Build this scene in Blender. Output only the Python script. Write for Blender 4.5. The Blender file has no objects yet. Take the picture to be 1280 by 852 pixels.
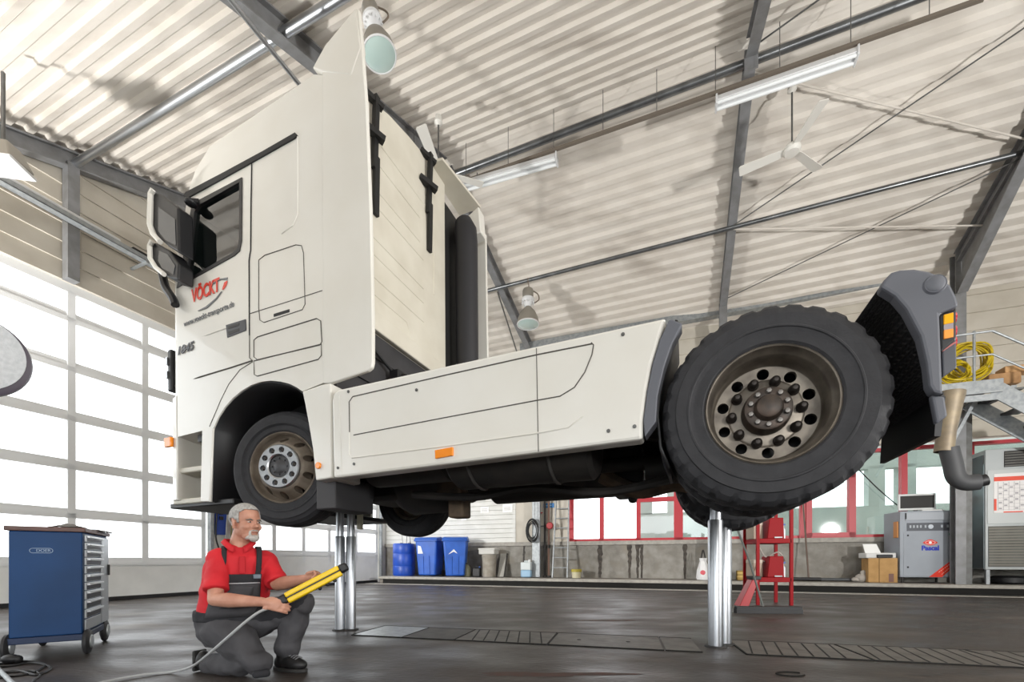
import bpy, bmesh, math, random
from mathutils import Vector, Matrix, Euler
random.seed(7)
sc = bpy.context.scene
col = sc.collection
PI = math.pi
# ------------------------------------------------------------------ survey frames (metres)
F_PX, CX, HOR, EYE = 540.0, 640.0, 700.0, 0.76      # lens and eye height measured on the photograph
YAW = math.radians(22.0)                             # building axes against the line of sight
CU, SU = math.cos(YAW), math.sin(YAW)
def B(u, v, z=0.0):            # building axes (u along the hall, v away) -> world
    return Vector((CU*u + SU*v, -SU*u + CU*v, z))
def ray(px, py):
    return Vector(((px-CX)/F_PX, 1.0, (HOR-py)/F_PX))
EYEV = Vector((0, 0, EYE))
def at(px, py, Y):             # surveyed point at distance Y
    return EYEV + ray(px, py)*Y
def on_floor(px, py, z=0.0):
    d = ray(px, py); t = (z-EYE)/d.z
    return EYEV + d*t
WCOR = Vector((-4.53, 15.48, 0)); WANG = math.radians(19.0)
WD = Vector((math.cos(WANG), -math.sin(WANG), 0)); WN = Vector((math.sin(WANG), math.cos(WANG), 0))
def W(s, off=0.0, z=0.0):      # along the window wall, off metres in front of it
    return WCOR + WD*s - WN*off + Vector((0, 0, z))
def on_back(px, py, off=0.0):  # survey point on a plane off metres in front of the window wall -> (s, z)
    d = ray(px, py); k = (WN.dot(WCOR)-off)/WN.dot(d)
    p = EYEV + d*k
    return ((p-WCOR).dot(WD), p.z)
ULEFT = -10.0
def on_left(px, py, u=ULEFT):  # survey point on the door wall -> (v, z)
    d = ray(px, py); k = u/(CU*d.x - SU*d.y)
    p = EYEV + d*k
    return (SU*p.x + CU*p.y, p.z)
# ------------------------------------------------------------------ materials
def lin(c):
    if isinstance(c, str):
        c = [int(c[i:i+2], 16)/255 for i in (0, 2, 4)]
    return tuple((x/12.92 if x <= .04045 else ((x+.055)/1.055)**2.4) for x in c[:3]) + (1,)
MATS = {}
def M(name, colr, rough=.5, metal=0, col2=None, scale=4, contrast=(.35, .65), bump=0, bscale=40, coat=0,
      stretch=(1, 1, 1), spec=.5, emit=0, rough2=None, col3=None, scale3=1.0):
    if name in MATS: return MATS[name]
    m = bpy.data.materials.new(name); m.use_nodes = True
    nt = m.node_tree; n = nt.nodes; b = n['Principled BSDF']
    b.inputs['Base Color'].default_value = lin(colr); b.inputs['Roughness'].default_value = rough
    b.inputs['Metallic'].default_value = metal; b.inputs['Coat Weight'].default_value = coat
    b.inputs['Specular IOR Level'].default_value = spec
    if emit:
        b.inputs['Emission Color'].default_value = lin(colr); b.inputs['Emission Strength'].default_value = emit
    tc = n.new('ShaderNodeTexCoord'); mp = n.new('ShaderNodeMapping'); mp.inputs['Scale'].default_value = stretch
    nt.links.new(tc.outputs['Object'], mp.inputs['Vector'])
    if col2:
        t = n.new('ShaderNodeTexNoise'); t.inputs['Scale'].default_value = scale; t.inputs['Detail'].default_value = 6
        nt.links.new(mp.outputs[0], t.inputs['Vector'])
        r = n.new('ShaderNodeValToRGB')
        r.color_ramp.elements[0].position = contrast[0]; r.color_ramp.elements[1].position = contrast[1]
        r.color_ramp.elements[0].color = lin(colr); r.color_ramp.elements[1].color = lin(col2)
        nt.links.new(t.outputs['Fac'], r.inputs['Fac']); out = r.outputs['Color']
        if col3:
            t3 = n.new('ShaderNodeTexNoise'); t3.inputs['Scale'].default_value = scale3; t3.inputs['Detail'].default_value = 3
            nt.links.new(mp.outputs[0], t3.inputs['Vector'])
            r3 = n.new('ShaderNodeValToRGB'); r3.color_ramp.elements[0].position = .56; r3.color_ramp.elements[1].position = .72
            nt.links.new(t3.outputs['Fac'], r3.inputs['Fac'])
            mx = n.new('ShaderNodeMixRGB'); mx.inputs['Color2'].default_value = lin(col3)
            nt.links.new(r3.outputs['Color'], mx.inputs['Fac']); nt.links.new(out, mx.inputs['Color1']); out = mx.outputs['Color']
        nt.links.new(out, b.inputs['Base Color'])
        if rough2 is not None:
            mr = n.new('ShaderNodeMapRange'); mr.inputs['From Min'].default_value = contrast[0]; mr.inputs['From Max'].default_value = contrast[1]
            mr.inputs['To Min'].default_value = rough; mr.inputs['To Max'].default_value = rough2
            nt.links.new(t.outputs['Fac'], mr.inputs['Value']); nt.links.new(mr.outputs[0], b.inputs['Roughness'])
    if bump:
        t2 = n.new('ShaderNodeTexNoise'); t2.inputs['Scale'].default_value = bscale; t2.inputs['Detail'].default_value = 4
        nt.links.new(mp.outputs[0], t2.inputs['Vector'])
        bp = n.new('ShaderNodeBump'); bp.inputs['Strength'].default_value = bump; bp.inputs['Distance'].default_value = .02
        nt.links.new(t2.outputs['Fac'], bp.inputs['Height']); nt.links.new(bp.outputs[0], b.inputs['Normal'])
    MATS[name] = m
    return m
def glass(name, tint=(1, 1, 1), gloss=.08, dark=0):
    if name in MATS: return MATS[name]
    m = bpy.data.materials.new(name); m.use_nodes = True; nt = m.node_tree; n = nt.nodes
    for x in list(n): n.remove(x)
    o = n.new('ShaderNodeOutputMaterial'); mx = n.new('ShaderNodeMixShader'); tr = n.new('ShaderNodeBsdfTransparent'); gl = n.new('ShaderNodeBsdfGlossy')
    tr.inputs['Color'].default_value = tint + (1,); gl.inputs['Roughness'].default_value = .03
    mx.inputs['Fac'].default_value = gloss
    nt.links.new(tr.outputs[0], mx.inputs[1]); nt.links.new(gl.outputs[0], mx.inputs[2]); nt.links.new(mx.outputs[0], o.inputs['Surface'])
    MATS[name] = m
    return m
# ------------------------------------------------------------------ mesh builder
def frame_of(d):
    d = Vector(d).normalized(); a = Vector((0, 0, 1)) if abs(d.z) < .95 else Vector((1, 0, 0))
    x = d.cross(a).normalized(); y = d.cross(x).normalized()
    return x, y, d
class MB:
    def __init__(s): s.bm = bmesh.new(); s.mi = 0; s.mx = None
    def v(s, p):
        p = Vector(p)
        return s.bm.verts.new(s.mx @ p if s.mx is not None else p)
    def f(s, vs):
        try:
            fc = s.bm.faces.new(vs); fc.material_index = s.mi; return fc
        except ValueError: return None
    def hexa(s, c8):            # 4 bottom (ccw) + 4 top
        a = [s.v(p) for p in c8]
        for q in ((3, 2, 1, 0), (4, 5, 6, 7), (0, 1, 5, 4), (1, 2, 6, 5), (2, 3, 7, 6), (3, 0, 4, 7)): s.f([a[i] for i in q])
        return s
    def box(s, c, d, rot=None):
        c = Vector(c); h = Vector(d)/2
        pts = [(-1, -1, -1), (1, -1, -1), (1, 1, -1), (-1, 1, -1), (-1, -1, 1), (1, -1, 1), (1, 1, 1), (-1, 1, 1)]
        R = rot if rot is not None else Matrix.Identity(3)
        return s.hexa([c + R @ Vector((p[0]*h.x, p[1]*h.y, p[2]*h.z)) for p in pts])
    def bx(s, x0, x1, y0, y1, z0, z1): return s.box(((x0+x1)/2, (y0+y1)/2, (z0+z1)/2), (abs(x1-x0), abs(y1-y0), abs(z1-z0)))
    def bar(s, p0, p1, w, h, up=(0, 0, 1), ext=0):   # rectangular bar along p0-p1, w sideways, h along up
        p0, p1 = Vector(p0), Vector(p1); d = (p1-p0).normalized(); up = Vector(up)
        x = d.cross(up).normalized(); y = x.cross(d).normalized()
        p0 = p0-d*ext; p1 = p1+d*ext
        q = [(-w/2, -h/2), (w/2, -h/2), (w/2, h/2), (-w/2, h/2)]
        return s.hexa([p0+x*a+y*b for a, b in q] + [p1+x*a+y*b for a, b in q])
    def ring(s, c, x, y, rx, ry, n): return [s.v(Vector(c)+x*(rx*math.cos(2*PI*i/n))+y*(ry*math.sin(2*PI*i/n))) for i in range(n)]
    def skin(s, r0, r1):
        n = len(r0)
        for i in range(n): s.f([r0[i], r0[(i+1) % n], r1[(i+1) % n], r1[i]])
    def cyl(s, p0, p1, r0, r1=None, n=20, caps=True):
        r1 = r0 if r1 is None else r1; p0, p1 = Vector(p0), Vector(p1); x, y, d = frame_of(p1-p0)
        a = s.ring(p0, x, y, r0, r0, n); b = s.ring(p1, x, y, r1, r1, n); s.skin(a, b)
        if caps: s.f(a[::-1]); s.f(b)
        return s
    def tube(s, pts, r, n=8, caps=True, closed=False):
        pts = [Vector(p) for p in pts]; rs = r if isinstance(r, (list, tuple)) else [r]*len(pts)
        prev = None; rings = []; m = len(pts)
        for i, p in enumerate(pts):
            a = pts[i-1] if (i or closed) else p; b = pts[(i+1) % m] if (i < m-1 or closed) else p
            d = (b-a).normalized()
            if prev is None: x, y, _ = frame_of(d)
            else:
                x = (prev - d*prev.dot(d))
                x = x.normalized() if x.length > 1e-6 else frame_of(d)[0]
                y = d.cross(x)
            prev = x; rings.append(s.ring(p, x, y, rs[i], rs[i], n))
        for i in range(m-1): s.skin(rings[i], rings[i+1])
        if closed: s.skin(rings[-1], rings[0])
        elif caps: s.f(rings[0][::-1]); s.f(rings[-1])
        return s
    def lathe(s, prof, o=(0, 0, 0), ax=(0, 0, 1), n=32, closed=False, radial=None):   # prof: (radius, height)
        o = Vector(o); x, y, d = frame_of(ax); rings = []
        for k, (r, h) in enumerate(prof):
            if r < 1e-5: rings.append([s.v(o+d*h)])
            else:
                rings.append([s.v(o+d*h+(x*math.cos(2*PI*i/n)+y*math.sin(2*PI*i/n))*(r+(radial(k, i) if radial else 0))) for i in range(n)])
        seq = list(zip(rings, rings[1:])) + ([(rings[-1], rings[0])] if closed else [])
        for a, b in seq:
            if len(a) == 1 and len(b) == 1: continue
            for i in range(n):
                j = (i+1) % n
                if len(a) == 1: s.f([a[0], b[j], b[i]])
                elif len(b) == 1: s.f([a[i], a[j], b[0]])
                else: s.f([a[i], a[j], b[j], b[i]])
        return s
    def prism(s, pts, fn, w0, w1):   # polygon (a,b) through fn(a,b,w), from w0 to w1
        a = [s.v(fn(p[0], p[1], w0)) for p in pts]; b = [s.v(fn(p[0], p[1], w1)) for p in pts]; n = len(a)
        s.f(a); s.f(b[::-1])
        for i in range(n): s.f([a[i], b[i], b[(i+1) % n], a[(i+1) % n]])
        return s
    def ringprism(s, outer, inner, fn, w0, w1):   # frame between two loops of equal length
        n = len(outer); L = []
        for P, w in ((outer, w0), (outer, w1), (inner, w1), (inner, w0)): L.append([s.v(fn(p[0], p[1], w)) for p in P])
        for k in range(4):
            a, b = L[k], L[(k+1) % 4]
            for i in range(n): s.f([a[i], b[i], b[(i+1) % n], a[(i+1) % n]])
        return s
    def grid(s, rows):          # rows of points
        vs = [[s.v(p) for p in r] for r in rows]
        for i in range(len(vs)-1):
            for j in range(len(vs[0])-1): s.f([vs[i][j], vs[i][j+1], vs[i+1][j+1], vs[i+1][j]])
        return s
    def ell(s, c, r, n=16, m=10, rot=None):
        c = Vector(c); R = rot if rot is not None else Matrix.Identity(3); rings = []
        for k in range(m+1):
            t = PI*k/m; z = -math.cos(t); q = math.sin(t)
            if k in (0, m): rings.append([s.v(c + R @ Vector((0, 0, z*r[2])))])
            else: rings.append([s.v(c + R @ Vector((q*math.cos(2*PI*i/n)*r[0], q*math.sin(2*PI*i/n)*r[1], z*r[2]))) for i in range(n)])
        for a, b in zip(rings, rings[1:]):
            for i in range(n):
                j = (i+1) % n
                if len(a) == 1: s.f([a[0], b[j], b[i]])
                elif len(b) == 1: s.f([a[i], a[j], b[0]])
                else: s.f([a[i], a[j], b[j], b[i]])
        return s
    def build(s, name, mat, parent=None, smooth=35, bevel=0, seg=2, sub=0, solid=0, label=None):
        bmesh.ops.recalc_face_normals(s.bm, faces=s.bm.faces)
        me = bpy.data.meshes.new(name); s.bm.to_mesh(me); s.bm.free()
        for m in (mat if isinstance(mat, (list, tuple)) else [mat]): me.materials.append(m)
        if smooth:
            for p in me.polygons: p.use_smooth = True
            me.set_sharp_from_angle(angle=math.radians(smooth))
        o = bpy.data.objects.new(name, me); col.objects.link(o)
        if solid:
            q = o.modifiers.new('solid', 'SOLIDIFY'); q.thickness = solid; q.offset = 0
        if bevel:
            q = o.modifiers.new('bevel', 'BEVEL'); q.width = bevel; q.segments = seg; q.limit_method = 'ANGLE'; q.angle_limit = math.radians(40)
        if sub:
            q = o.modifiers.new('sub', 'SUBSURF'); q.levels = sub; q.render_levels = sub
        if parent is not None: o.parent = parent
        if label: o['label'] = label
        return o
def tag(o, label, cat, group=None, kind=None):
    o['label'] = label; o['category'] = cat
    if group: o['group'] = group
    if kind: o['kind'] = kind
    return o
def struct(o, label=None, cat=None):
    o['kind'] = 'structure'
    if label: o['label'] = label
    if cat: o['category'] = cat
    return o
def thing(name, label, cat, loc=(0, 0, 0), rz=0, group=None):
    o = bpy.data.objects.new(name, None); col.objects.link(o); o.empty_display_size = .1
    o.location = loc; o.rotation_euler = (0, 0, rz)
    return tag(o, label, cat, group)
def dup(root, loc, rz, label, group=None):
    r = root.copy(); col.objects.link(r); r.location = loc; r.rotation_euler = (0, 0, rz); r['label'] = label
    if group: r['group'] = group
    for ch in list(root.children):
        c = ch.copy(); col.objects.link(c); c.parent = r
        for g in ch.children:
            d = g.copy(); col.objects.link(d); d.parent = c
    return r
def cut(o, cutter):             # subtract a builder's volume from a mesh
    bmesh.ops.recalc_face_normals(cutter.bm, faces=cutter.bm.faces)
    me = bpy.data.meshes.new('tmp'); cutter.bm.to_mesh(me); cutter.bm.free()
    c = bpy.data.objects.new('tmp', me); col.objects.link(c)
    for m in o.data.materials: me.materials.append(m)
    par = o.parent; o.parent = None
    q = o.modifiers.new('cut', 'BOOLEAN'); q.operation = 'DIFFERENCE'; q.object = c; q.solver = 'EXACT'
    dg = bpy.context.evaluated_depsgraph_get(); dg.update()
    nm = bpy.data.meshes.new_from_object(o.evaluated_get(dg)); o.modifiers.remove(q)
    old = o.data; o.data = nm; nm.name = o.name; bpy.data.objects.remove(c); bpy.data.meshes.remove(old)
    for p in nm.polygons: p.use_smooth = True
    nm.set_sharp_from_angle(angle=math.radians(35)); o.parent = par
    return o
def text(name, body, mat, size, fn, parent=None, depth=.002, shear=0, squeeze=1, align='CENTER', bold=0):
    cu = bpy.data.curves.new('t', 'FONT'); cu.body = body; cu.size = size; cu.align_x = align; cu.align_y = 'CENTER'; cu.extrude = depth; cu.shear = shear; cu.offset = bold
    t = bpy.data.objects.new('t', cu); col.objects.link(t)
    dg = bpy.context.evaluated_depsgraph_get(); dg.update()
    me = bpy.data.meshes.new_from_object(t.evaluated_get(dg)); bpy.data.objects.remove(t); bpy.data.curves.remove(cu)
    for q in me.vertices: q.co = fn(q.co.x*squeeze, q.co.y, q.co.z)
    me.materials.clear(); me.materials.append(mat)
    me.name = name
    o = bpy.data.objects.new(name, me); col.objects.link(o)
    if parent is not None: o.parent = parent
    return o
def arc(c, r, a0, a1, n): return [(c[0]+r*math.cos(a0+(a1-a0)*i/n), c[1]+r*math.sin(a0+(a1-a0)*i/n)) for i in range(n+1)]
def curve(pts, n=6):            # smooth path through points
    P = [Vector(p) for p in pts]; out = []
    for i in range(len(P)-1):
        a, b, c, d = P[max(i-1, 0)], P[i], P[i+1], P[min(i+2, len(P)-1)]
        for k in range(n):
            t = k/n
            out.append(.5*((2*b)+(c-a)*t+(2*a-5*b+4*c-d)*t*t+(3*b-a-3*c+d)*t**3))
    out.append(P[-1]); return out
# common materials
m_white = M('paint_cream', 'dfddd6', .34, col2='d9d6cd', scale=1.5, coat=.3)
m_steel = M('steel_grey', '6d6e6d', .45, .3, col2='5c5b58', scale=6)
m_galv = M('galvanised', 'a9adaf', .5, .45, col2='92979a', scale=14)
m_chrome = M('polished_steel', 'b9bcc0', .34, 1)
m_rubber = M('rubber', '2a2a2c', .62, col2='353436', scale=9)
m_black = M('black_plastic', '19191b', .5)
m_dark = M('chassis_black', '1d1c1b', .6, col2='2b2724', scale=6)
m_red = M('red_paint', 'a0141c', .45)
m_alu = M('white_aluminium', 'ebedee', .45)
# ------------------------------------------------------------------ camera
cam = bpy.data.cameras.new('camera'); co = bpy.data.objects.new('camera', cam); col.objects.link(co)
cam.sensor_width = 36; cam.lens = 36*F_PX/1280; cam.shift_y = (HOR-426)/1280
co.location = EYEV; co.rotation_euler = (PI/2, 0, 0); cam.clip_end = 300
sc.camera = co
# ------------------------------------------------------------------ daylight
w = bpy.data.worlds.new('world'); sc.world = w; w.use_nodes = True
bg = w.node_tree.nodes['Background']; bg.inputs['Color'].default_value = (.93, .97, 1, 1); bg.inputs['Strength'].default_value = 2.8
sc.view_settings.view_transform = 'Standard'; sc.view_settings.look = 'None'; sc.view_settings.gamma = 1
sc.view_settings.use_curve_mapping = False; sc.view_settings.exposure = 0.3
def spot_lamp(name, loc, aim, power, cone=165, r=.25, colr=(1, .985, .96)):       # photographer's flash heads at left and right, two added fills, out of the picture
    l = bpy.data.lights.new(name, 'SPOT'); l.energy = power; l.color = colr; l.spot_size = math.radians(cone); l.spot_blend = .5; l.shadow_soft_size = r
    o = bpy.data.objects.new(name, l); col.objects.link(o); o.location = loc
    o.rotation_euler = (Vector(aim)-Vector(loc)).to_track_quat('-Z', 'Y').to_euler(); return o
spot_lamp('flash_right', B(7.6, 2.2, 2.2), B(4.0, 6.0, 9), 2250)
spot_lamp('flash_left', B(-9.3, .2, 2.0), B(-6.8, 3.2, 8.5), 1850, 105)
spot_lamp('fill_behind', Vector((2.2, -4.6, 1.9)), Vector((-.6, 4, 1.6)), 760, 125, .7)  # added fill lamp that brightens the truck side from behind the camera
spot_lamp('fill_far_wall', B(-9.2, .9, 2.6), W(5.0, 0, 1.6), 2600, 55, .3)  # added fill lamp aimed at the window wall to brighten the back
# ------------------------------------------------------------------ materials
m_floor = M('oily_concrete', '433b36', .62, col2='2b2623', scale=1.5, contrast=(.34, .66), bump=.22, bscale=22, stretch=(.75, 1.3, 1), rough2=.33,
            col3='5a5149', scale3=1.3)
m_slab = M('slab_concrete', '8a847c', .7, col2='6c665f', scale=3, bump=.2)
m_conc = M('plinth_concrete', '96938c', .85, col2='7d7972', scale=4, bump=.25, col3='8b857a', scale3=2)
m_deck = M('roof_sheet', 'e0dad1', .55, col2='d6cfc5', scale=2.2, col3='bdb5ab', scale3=.9, stretch=(.6, 1.6, 1))
m_clad = M('wall_cladding', 'cbc5b9', .6, col2='bfb8ab', scale=2)
m_cladw = M('white_cladding', 'dcdcd8', .55, col2='d0d0cb', scale=3)
m_edge = M('kerb_edge', 'a9a59d', .7, col2='96928b', scale=9)
m_gap = M('dark_gap', '151412', .9)
m_pane = glass('clear_pane', gloss=.06)
m_pane2 = glass('hall_pane', tint=(.86, .92, .9), gloss=.12)
m_beam = M('beam_grey', '88898b', .5, .1, col2='787878', scale=5)
m_ground = M('yard', 'bdbab4', .9)
# ------------------------------------------------------------------ floor, slab
b = MB(); b.grid([[B(ULEFT-.15, -9), B(18, -9)], [B(ULEFT-.15, 13.2), B(18, 13.2)]]); b.bm.faces.ensure_lookup_table()
b2 = MB()
c4 = [Vector((-14.4, -9, 0)), Vector((20, -9, 0)), W(27), W(-.6)]
c4 = [B(ULEFT-.2, -10), B(17, -17), W(24, -.2), W(-.3, -.2)]
b2.hexa([p+Vector((0, 0, -.25)) for p in c4] + [Vector((p.x, p.y, 0)) for p in c4])
b.bm.free()
struct(b2.build('floor', m_floor))
SL = .24
b = MB(); b.hexa([W(.55, 1.1, 0), W(24, 1.1, 0), W(24, -.1, 0), W(.55, -.1, 0), W(.55, 1.1, SL-.05), W(24, 1.1, SL-.05), W(24, -.1, SL), W(.55, -.1, SL)])
struct(b.build('floor_back', m_slab), 'raised concrete walkway along the window wall')
b = MB(); b.hexa([W(.55, 1.16, SL-.085), W(24, 1.16, SL-.085), W(24, .98, SL-.085), W(.55, .98, SL-.085), W(.55, 1.16, SL-.01), W(24, 1.16, SL-.01), W(24, .98, SL+.004), W(.55, .98, SL+.004)])
struct(b.build('trim_1', m_edge, bevel=.01))
b = MB(); b.hexa([W(.7, 1.13, .0), W(24, 1.13, .0), W(24, 1.05, 0), W(.7, 1.05, 0), W(.7, 1.13, SL-.08), W(24, 1.13, SL-.08), W(24, 1.05, SL-.08), W(.7, 1.05, SL-.08)])
struct(b.build('trim_2', m_gap))
b = MB(); b.hexa([W(.3, 1.5, -.02), W(24, 1.5, -.02), W(24, 1.2, -.02), W(.3, 1.2, -.02), W(.3, 1.5, .012), W(24, 1.5, .012), W(24, 1.2, .012), W(.3, 1.2, .012)])
struct(b.build('trim_3', m_edge, bevel=.004))
# walls behind and beside the camera, with open gates
b = MB()
for a_, c_, z0, z1 in ((ULEFT-.1, -4.5, 0, 7.4), (-4.5, 4.0, 5.0, 7.4), (4.0, 16, 0, 7.4)):
    b.hexa([B(a_, -6.2, z0), B(c_, -6.2, z0), B(c_, -6.0, z0), B(a_, -6.0, z0), B(a_, -6.2, z1), B(c_, -6.2, z1), B(c_, -6.0, z1), B(a_, -6.0, z1)])
struct(b.build('wall_front', m_cladw, smooth=0), 'wall behind the camera')
b = MB()
for a_, c_, z0, z1 in ((-6.2, -2.0, 0, 9.4), (-2.0, 4.0, 5.0, 9.4), (4.0, 13, 0, 9.4)):
    b.hexa([B(15.6, a_, z0), B(15.8, a_, z0), B(15.8, c_, z0), B(15.6, c_, z0), B(15.6, a_, z1), B(15.8, a_, z1), B(15.8, c_, z1), B(15.6, c_, z1)])
struct(b.build('wall_right', m_cladw, smooth=0), 'wall at the right, out of the picture')
m_rust = M('rust_stain', '53332a', .7, col2='4a3b34', scale=9)
def blotch(cx, cy, rx, ry, mat, lab, seed):
    random.seed(seed); c = on_floor(cx, cy, .002); b = MB(); n = 40
    ph = [random.uniform(0, 6.28) for _ in range(6)]
    P = []
    for i in range(n):
        a = 2*PI*i/n; k = 1+.22*math.sin(2*a+ph[0])+.18*math.sin(3*a+ph[1])+.12*math.sin(5*a+ph[2])+.08*math.sin(9*a+ph[3])
        P.append(b.v((c.x+rx*k*math.cos(a), c.y+ry*k*math.sin(a), .0015)))
    b.f(P); return tag(b.build('floor_stain', mat, smooth=0), lab, 'stain')
m_spot = M('oil_spot', '2a2522', .5, col2='38322e', scale=8)
blotch(690, 842, .42, .06, m_rust, 'reddish stain on the floor at the bottom of the picture', 4)
blotch(560, 757, .35, .05, m_spot, 'dark oil patch on the floor in front of the wheelie bins', 5)
blotch(760, 775, .5, .05, m_rust, 'brownish stain on the floor left of the rear lift post', 6)
blotch(1155, 843, .1, .03, m_spot, 'small dark oil spot on the floor below the ribbed covers', 8)
b = MB(); c = on_floor(988, 842, .003); b.tube([(c.x+.09*math.cos(a), c.y+.05*math.sin(a), .003) for a in [.5+5.2*i/24 for i in range(25)]], .006, n=5); tag(b.build('floor_ring', m_gap), 'dark ring mark on the floor below the rear lift post', 'mark')
# yard outside
b = MB(); b.hexa([Vector((-90, -60, -.6)), Vector((90, -60, -.6)), Vector((90, 120, -.6)), Vector((-90, 120, -.6)), Vector((-90, -60, -.3)), Vector((90, -60, -.3)), Vector((90, 120, -.3)), Vector((-90, 120, -.3))])
struct(b.build('ground_outside', m_ground))
# ------------------------------------------------------------------ roof
RV, RZ = 8.0, 8.97
def zr(v): return RZ - (.366*(RV-v) if v < RV else .385*(v-RV))     # underside of the rafters
def deck_rows():
    pr = [(0, 0), (.075, 0), (.105, .06), (.215, .06), (.245, 0)]; rows = []
    k = -16
    vs = []
    v = RV - 14.5
    while v < 14.0:
        for a, h in pr[:-1]: vs.append((v+a, h))
        v += .25
    return vs
b = MB(); rows = []
for v, h in deck_rows(): 
    z = zr(v)+.30+h
    rows.append([B(ULEFT-.3, v, z), B(16, v, z)])
b.grid(rows); o = b.build('ceiling', m_deck, smooth=0, solid=.012)
struct(o)
# ------------------------------------------------------------------ frames (rafters + columns)
def ibeam(b, p, q, h, wd, tf=.02, tw=.016, up=(0, 0, 1)):     # p,q on the underside
    p, q = Vector(p), Vector(q); d = (q-p).normalized(); x = d.cross(Vector(up)).normalized(); y = x.cross(d).normalized()
    b.bar(p+y*tf/2, q+y*tf/2, wd, tf, y); b.bar(p+y*(h-tf/2), q+y*(h-tf/2), wd, tf, y); b.bar(p+y*h/2, q+y*h/2, tw, h-2*tf, y)
def frame(name, uf, ur, un, v0, vf, plates=True):
    b = MB(); ibeam(b, B(un, v0, zr(v0)), B(ur, RV, RZ), .27, .17); ibeam(b, B(ur, RV, RZ), B(uf, vf, zr(vf)), .27, .17)
    o = b.build(name, m_beam, smooth=0); struct(o, cat='rafter')
    if plates:
        p = MB()
        p.bar(B(ur, RV-.015, RZ-.035), B(ur, RV+.015, RZ-.035), .2, .34); p.build('joint_plate', m_beam, o)
    return o
struct(frame('ceiling_rafter', -4.5, -4.75, -5.02, 2.0, 12.75), 'grey steel rafter passing behind the cab roof')
struct(frame('ceiling_rafter', .88, .98, 1.2, 2.0, 12.35), 'grey steel rafter above the rear wheel')
struct(frame('ceiling_rafter', 5.55, 5.6, 5.7, 2.0, 12.4), 'grey steel rafter above the tail lamp')
struct(frame('ceiling_rafter', ULEFT+.12, ULEFT+.12, ULEFT+.12, 1.0, 12.7, False), 'grey steel gable beam over the roller doors')
b = MB()
for (u, v) in ((.88, 12.35), (5.55, 12.4)):
    ibeam(b, B(u, v, 0), B(u, v, zr(v)+.25), .24, .18, up=B(0, 1, 0))
    struct(b.build('pillar', m_beam, smooth=0), 'grey steel column at the window wall'); b = MB()
b = MB()                                          # haunch at the foot of the right-hand frame
for sg in (0,):
    L = [(12.35, zr(12.35)+.02), (12.35, zr(12.35)-.72), (9.6, zr(9.6)+.02)]
    b.prism(L, lambda a, c_, w_: B(5.55+w_, a, c_), -.008, .008)
    b.bar(B(5.55, 12.35, zr(12.35)-.72), B(5.55, 9.6, zr(9.6)+.0), .18, .02)
struct(b.build('ceiling_haunch', m_beam, smooth=0), 'deep haunch plate at the foot of the rafter above the tail lamp')
# ridge tube, purlin tubes
def purlin(v, z, r, lab, u0=ULEFT+.1, u1=15, mat=m_galv):
    b = MB(); b.cyl(B(u0, v, z), B(u1, v, z), r, n=14); struct(b.build('ceiling_purlin', mat), lab)
m_tube = M('tube_grey', '85888a', .3, .75, col2='6a6c6e', scale=3)
purlin(8.12, RZ+.05, .065, 'ridge tube of the roof', mat=m_tube)
purlin(4.11, 7.63, .06, 'roof tube above the cab door', mat=m_chrome)
purlin(10.5, 7.99, .045, 'roof tube above the skirt', mat=m_tube)
# eave girder along the window wall
b = MB(); a_, c_ = W(5.2, .35, 7.36), W(22, .35, 7.55)
b.bar(a_, c_, .2, .2); struct(b.build('ceiling_eave_girder', m_galv), 'pale eave girder along the window wall')
# X-bracing rods between two frames
def rod(name, p, q, lab, r=.012, mat=m_steel):
    b = MB(); b.cyl(p, q, r, n=8); return struct(b.build(name, mat), lab)
rod('ceiling_brace', B(1.0, 8.25, 8.98), B(5.8, 10.5, 8.05), 'thin brace rod falling from the ridge towards the right', .016, m_deck)
rod('ceiling_brace', B(.95, 10.45, 8.0), B(5.85, 8.3, 8.9), 'thin brace rod rising from the lower roof tube to the right')
rod('ceiling_brace', B(.95, 10.55, 7.98), B(5.75, 11.7, 7.5), 'thin brace rod falling behind the mudguard', .016, m_deck)
rod('ceiling_brace', B(.95, 12.2, 7.4), B(5.85, 10.5, 8.0), 'thin brace rod rising above the rear tyre')
rod('ceiling_brace', B(-4.7, 10.6, 7.95), B(-4.9, 12.6, 7.2), 'short brace rod beside the rear rafter', .02)
rod('ceiling_brace', B(.95, 7.9, 9.0), B(5.9, 5.0, 7.95), 'thin brace rod above the ridge tube')
# ------------------------------------------------------------------ door wall (left)
ZD = 5.5
def wl(u, v0, v1, z0, z1, b=None):
    b = b or MB()
    return b.hexa([B(u-.1, v0, z0), B(u, v0, z0), B(u, v1, z0), B(u-.1, v1, z0), B(u-.1, v0, z1), B(u, v0, z1), B(u, v1, z1), B(u-.1, v1, z1)])
b = MB(); z = ZD+.12
while z < 9.4:                                   # profiled sheets
    b.hexa([B(ULEFT-.1, -6, z), B(ULEFT, -6, z), B(ULEFT, 12.9, z), B(ULEFT-.1, 12.9, z), B(ULEFT-.1, -6, z+.33), B(ULEFT-.03, -6, z+.33), B(ULEFT-.03, 12.9, z+.33), B(ULEFT-.1, 12.9, z+.33)])
    z += .33
struct(b.build('wall_left', m_clad, smooth=0))
b = MB(); wl(ULEFT, 6.5, 7.22, 0, ZD+.13, b); wl(ULEFT, 12.32, 12.95, 0, ZD+.13, b)
struct(b.build('wall_left', m_cladw), 'wall pier between the roller doors')
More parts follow.
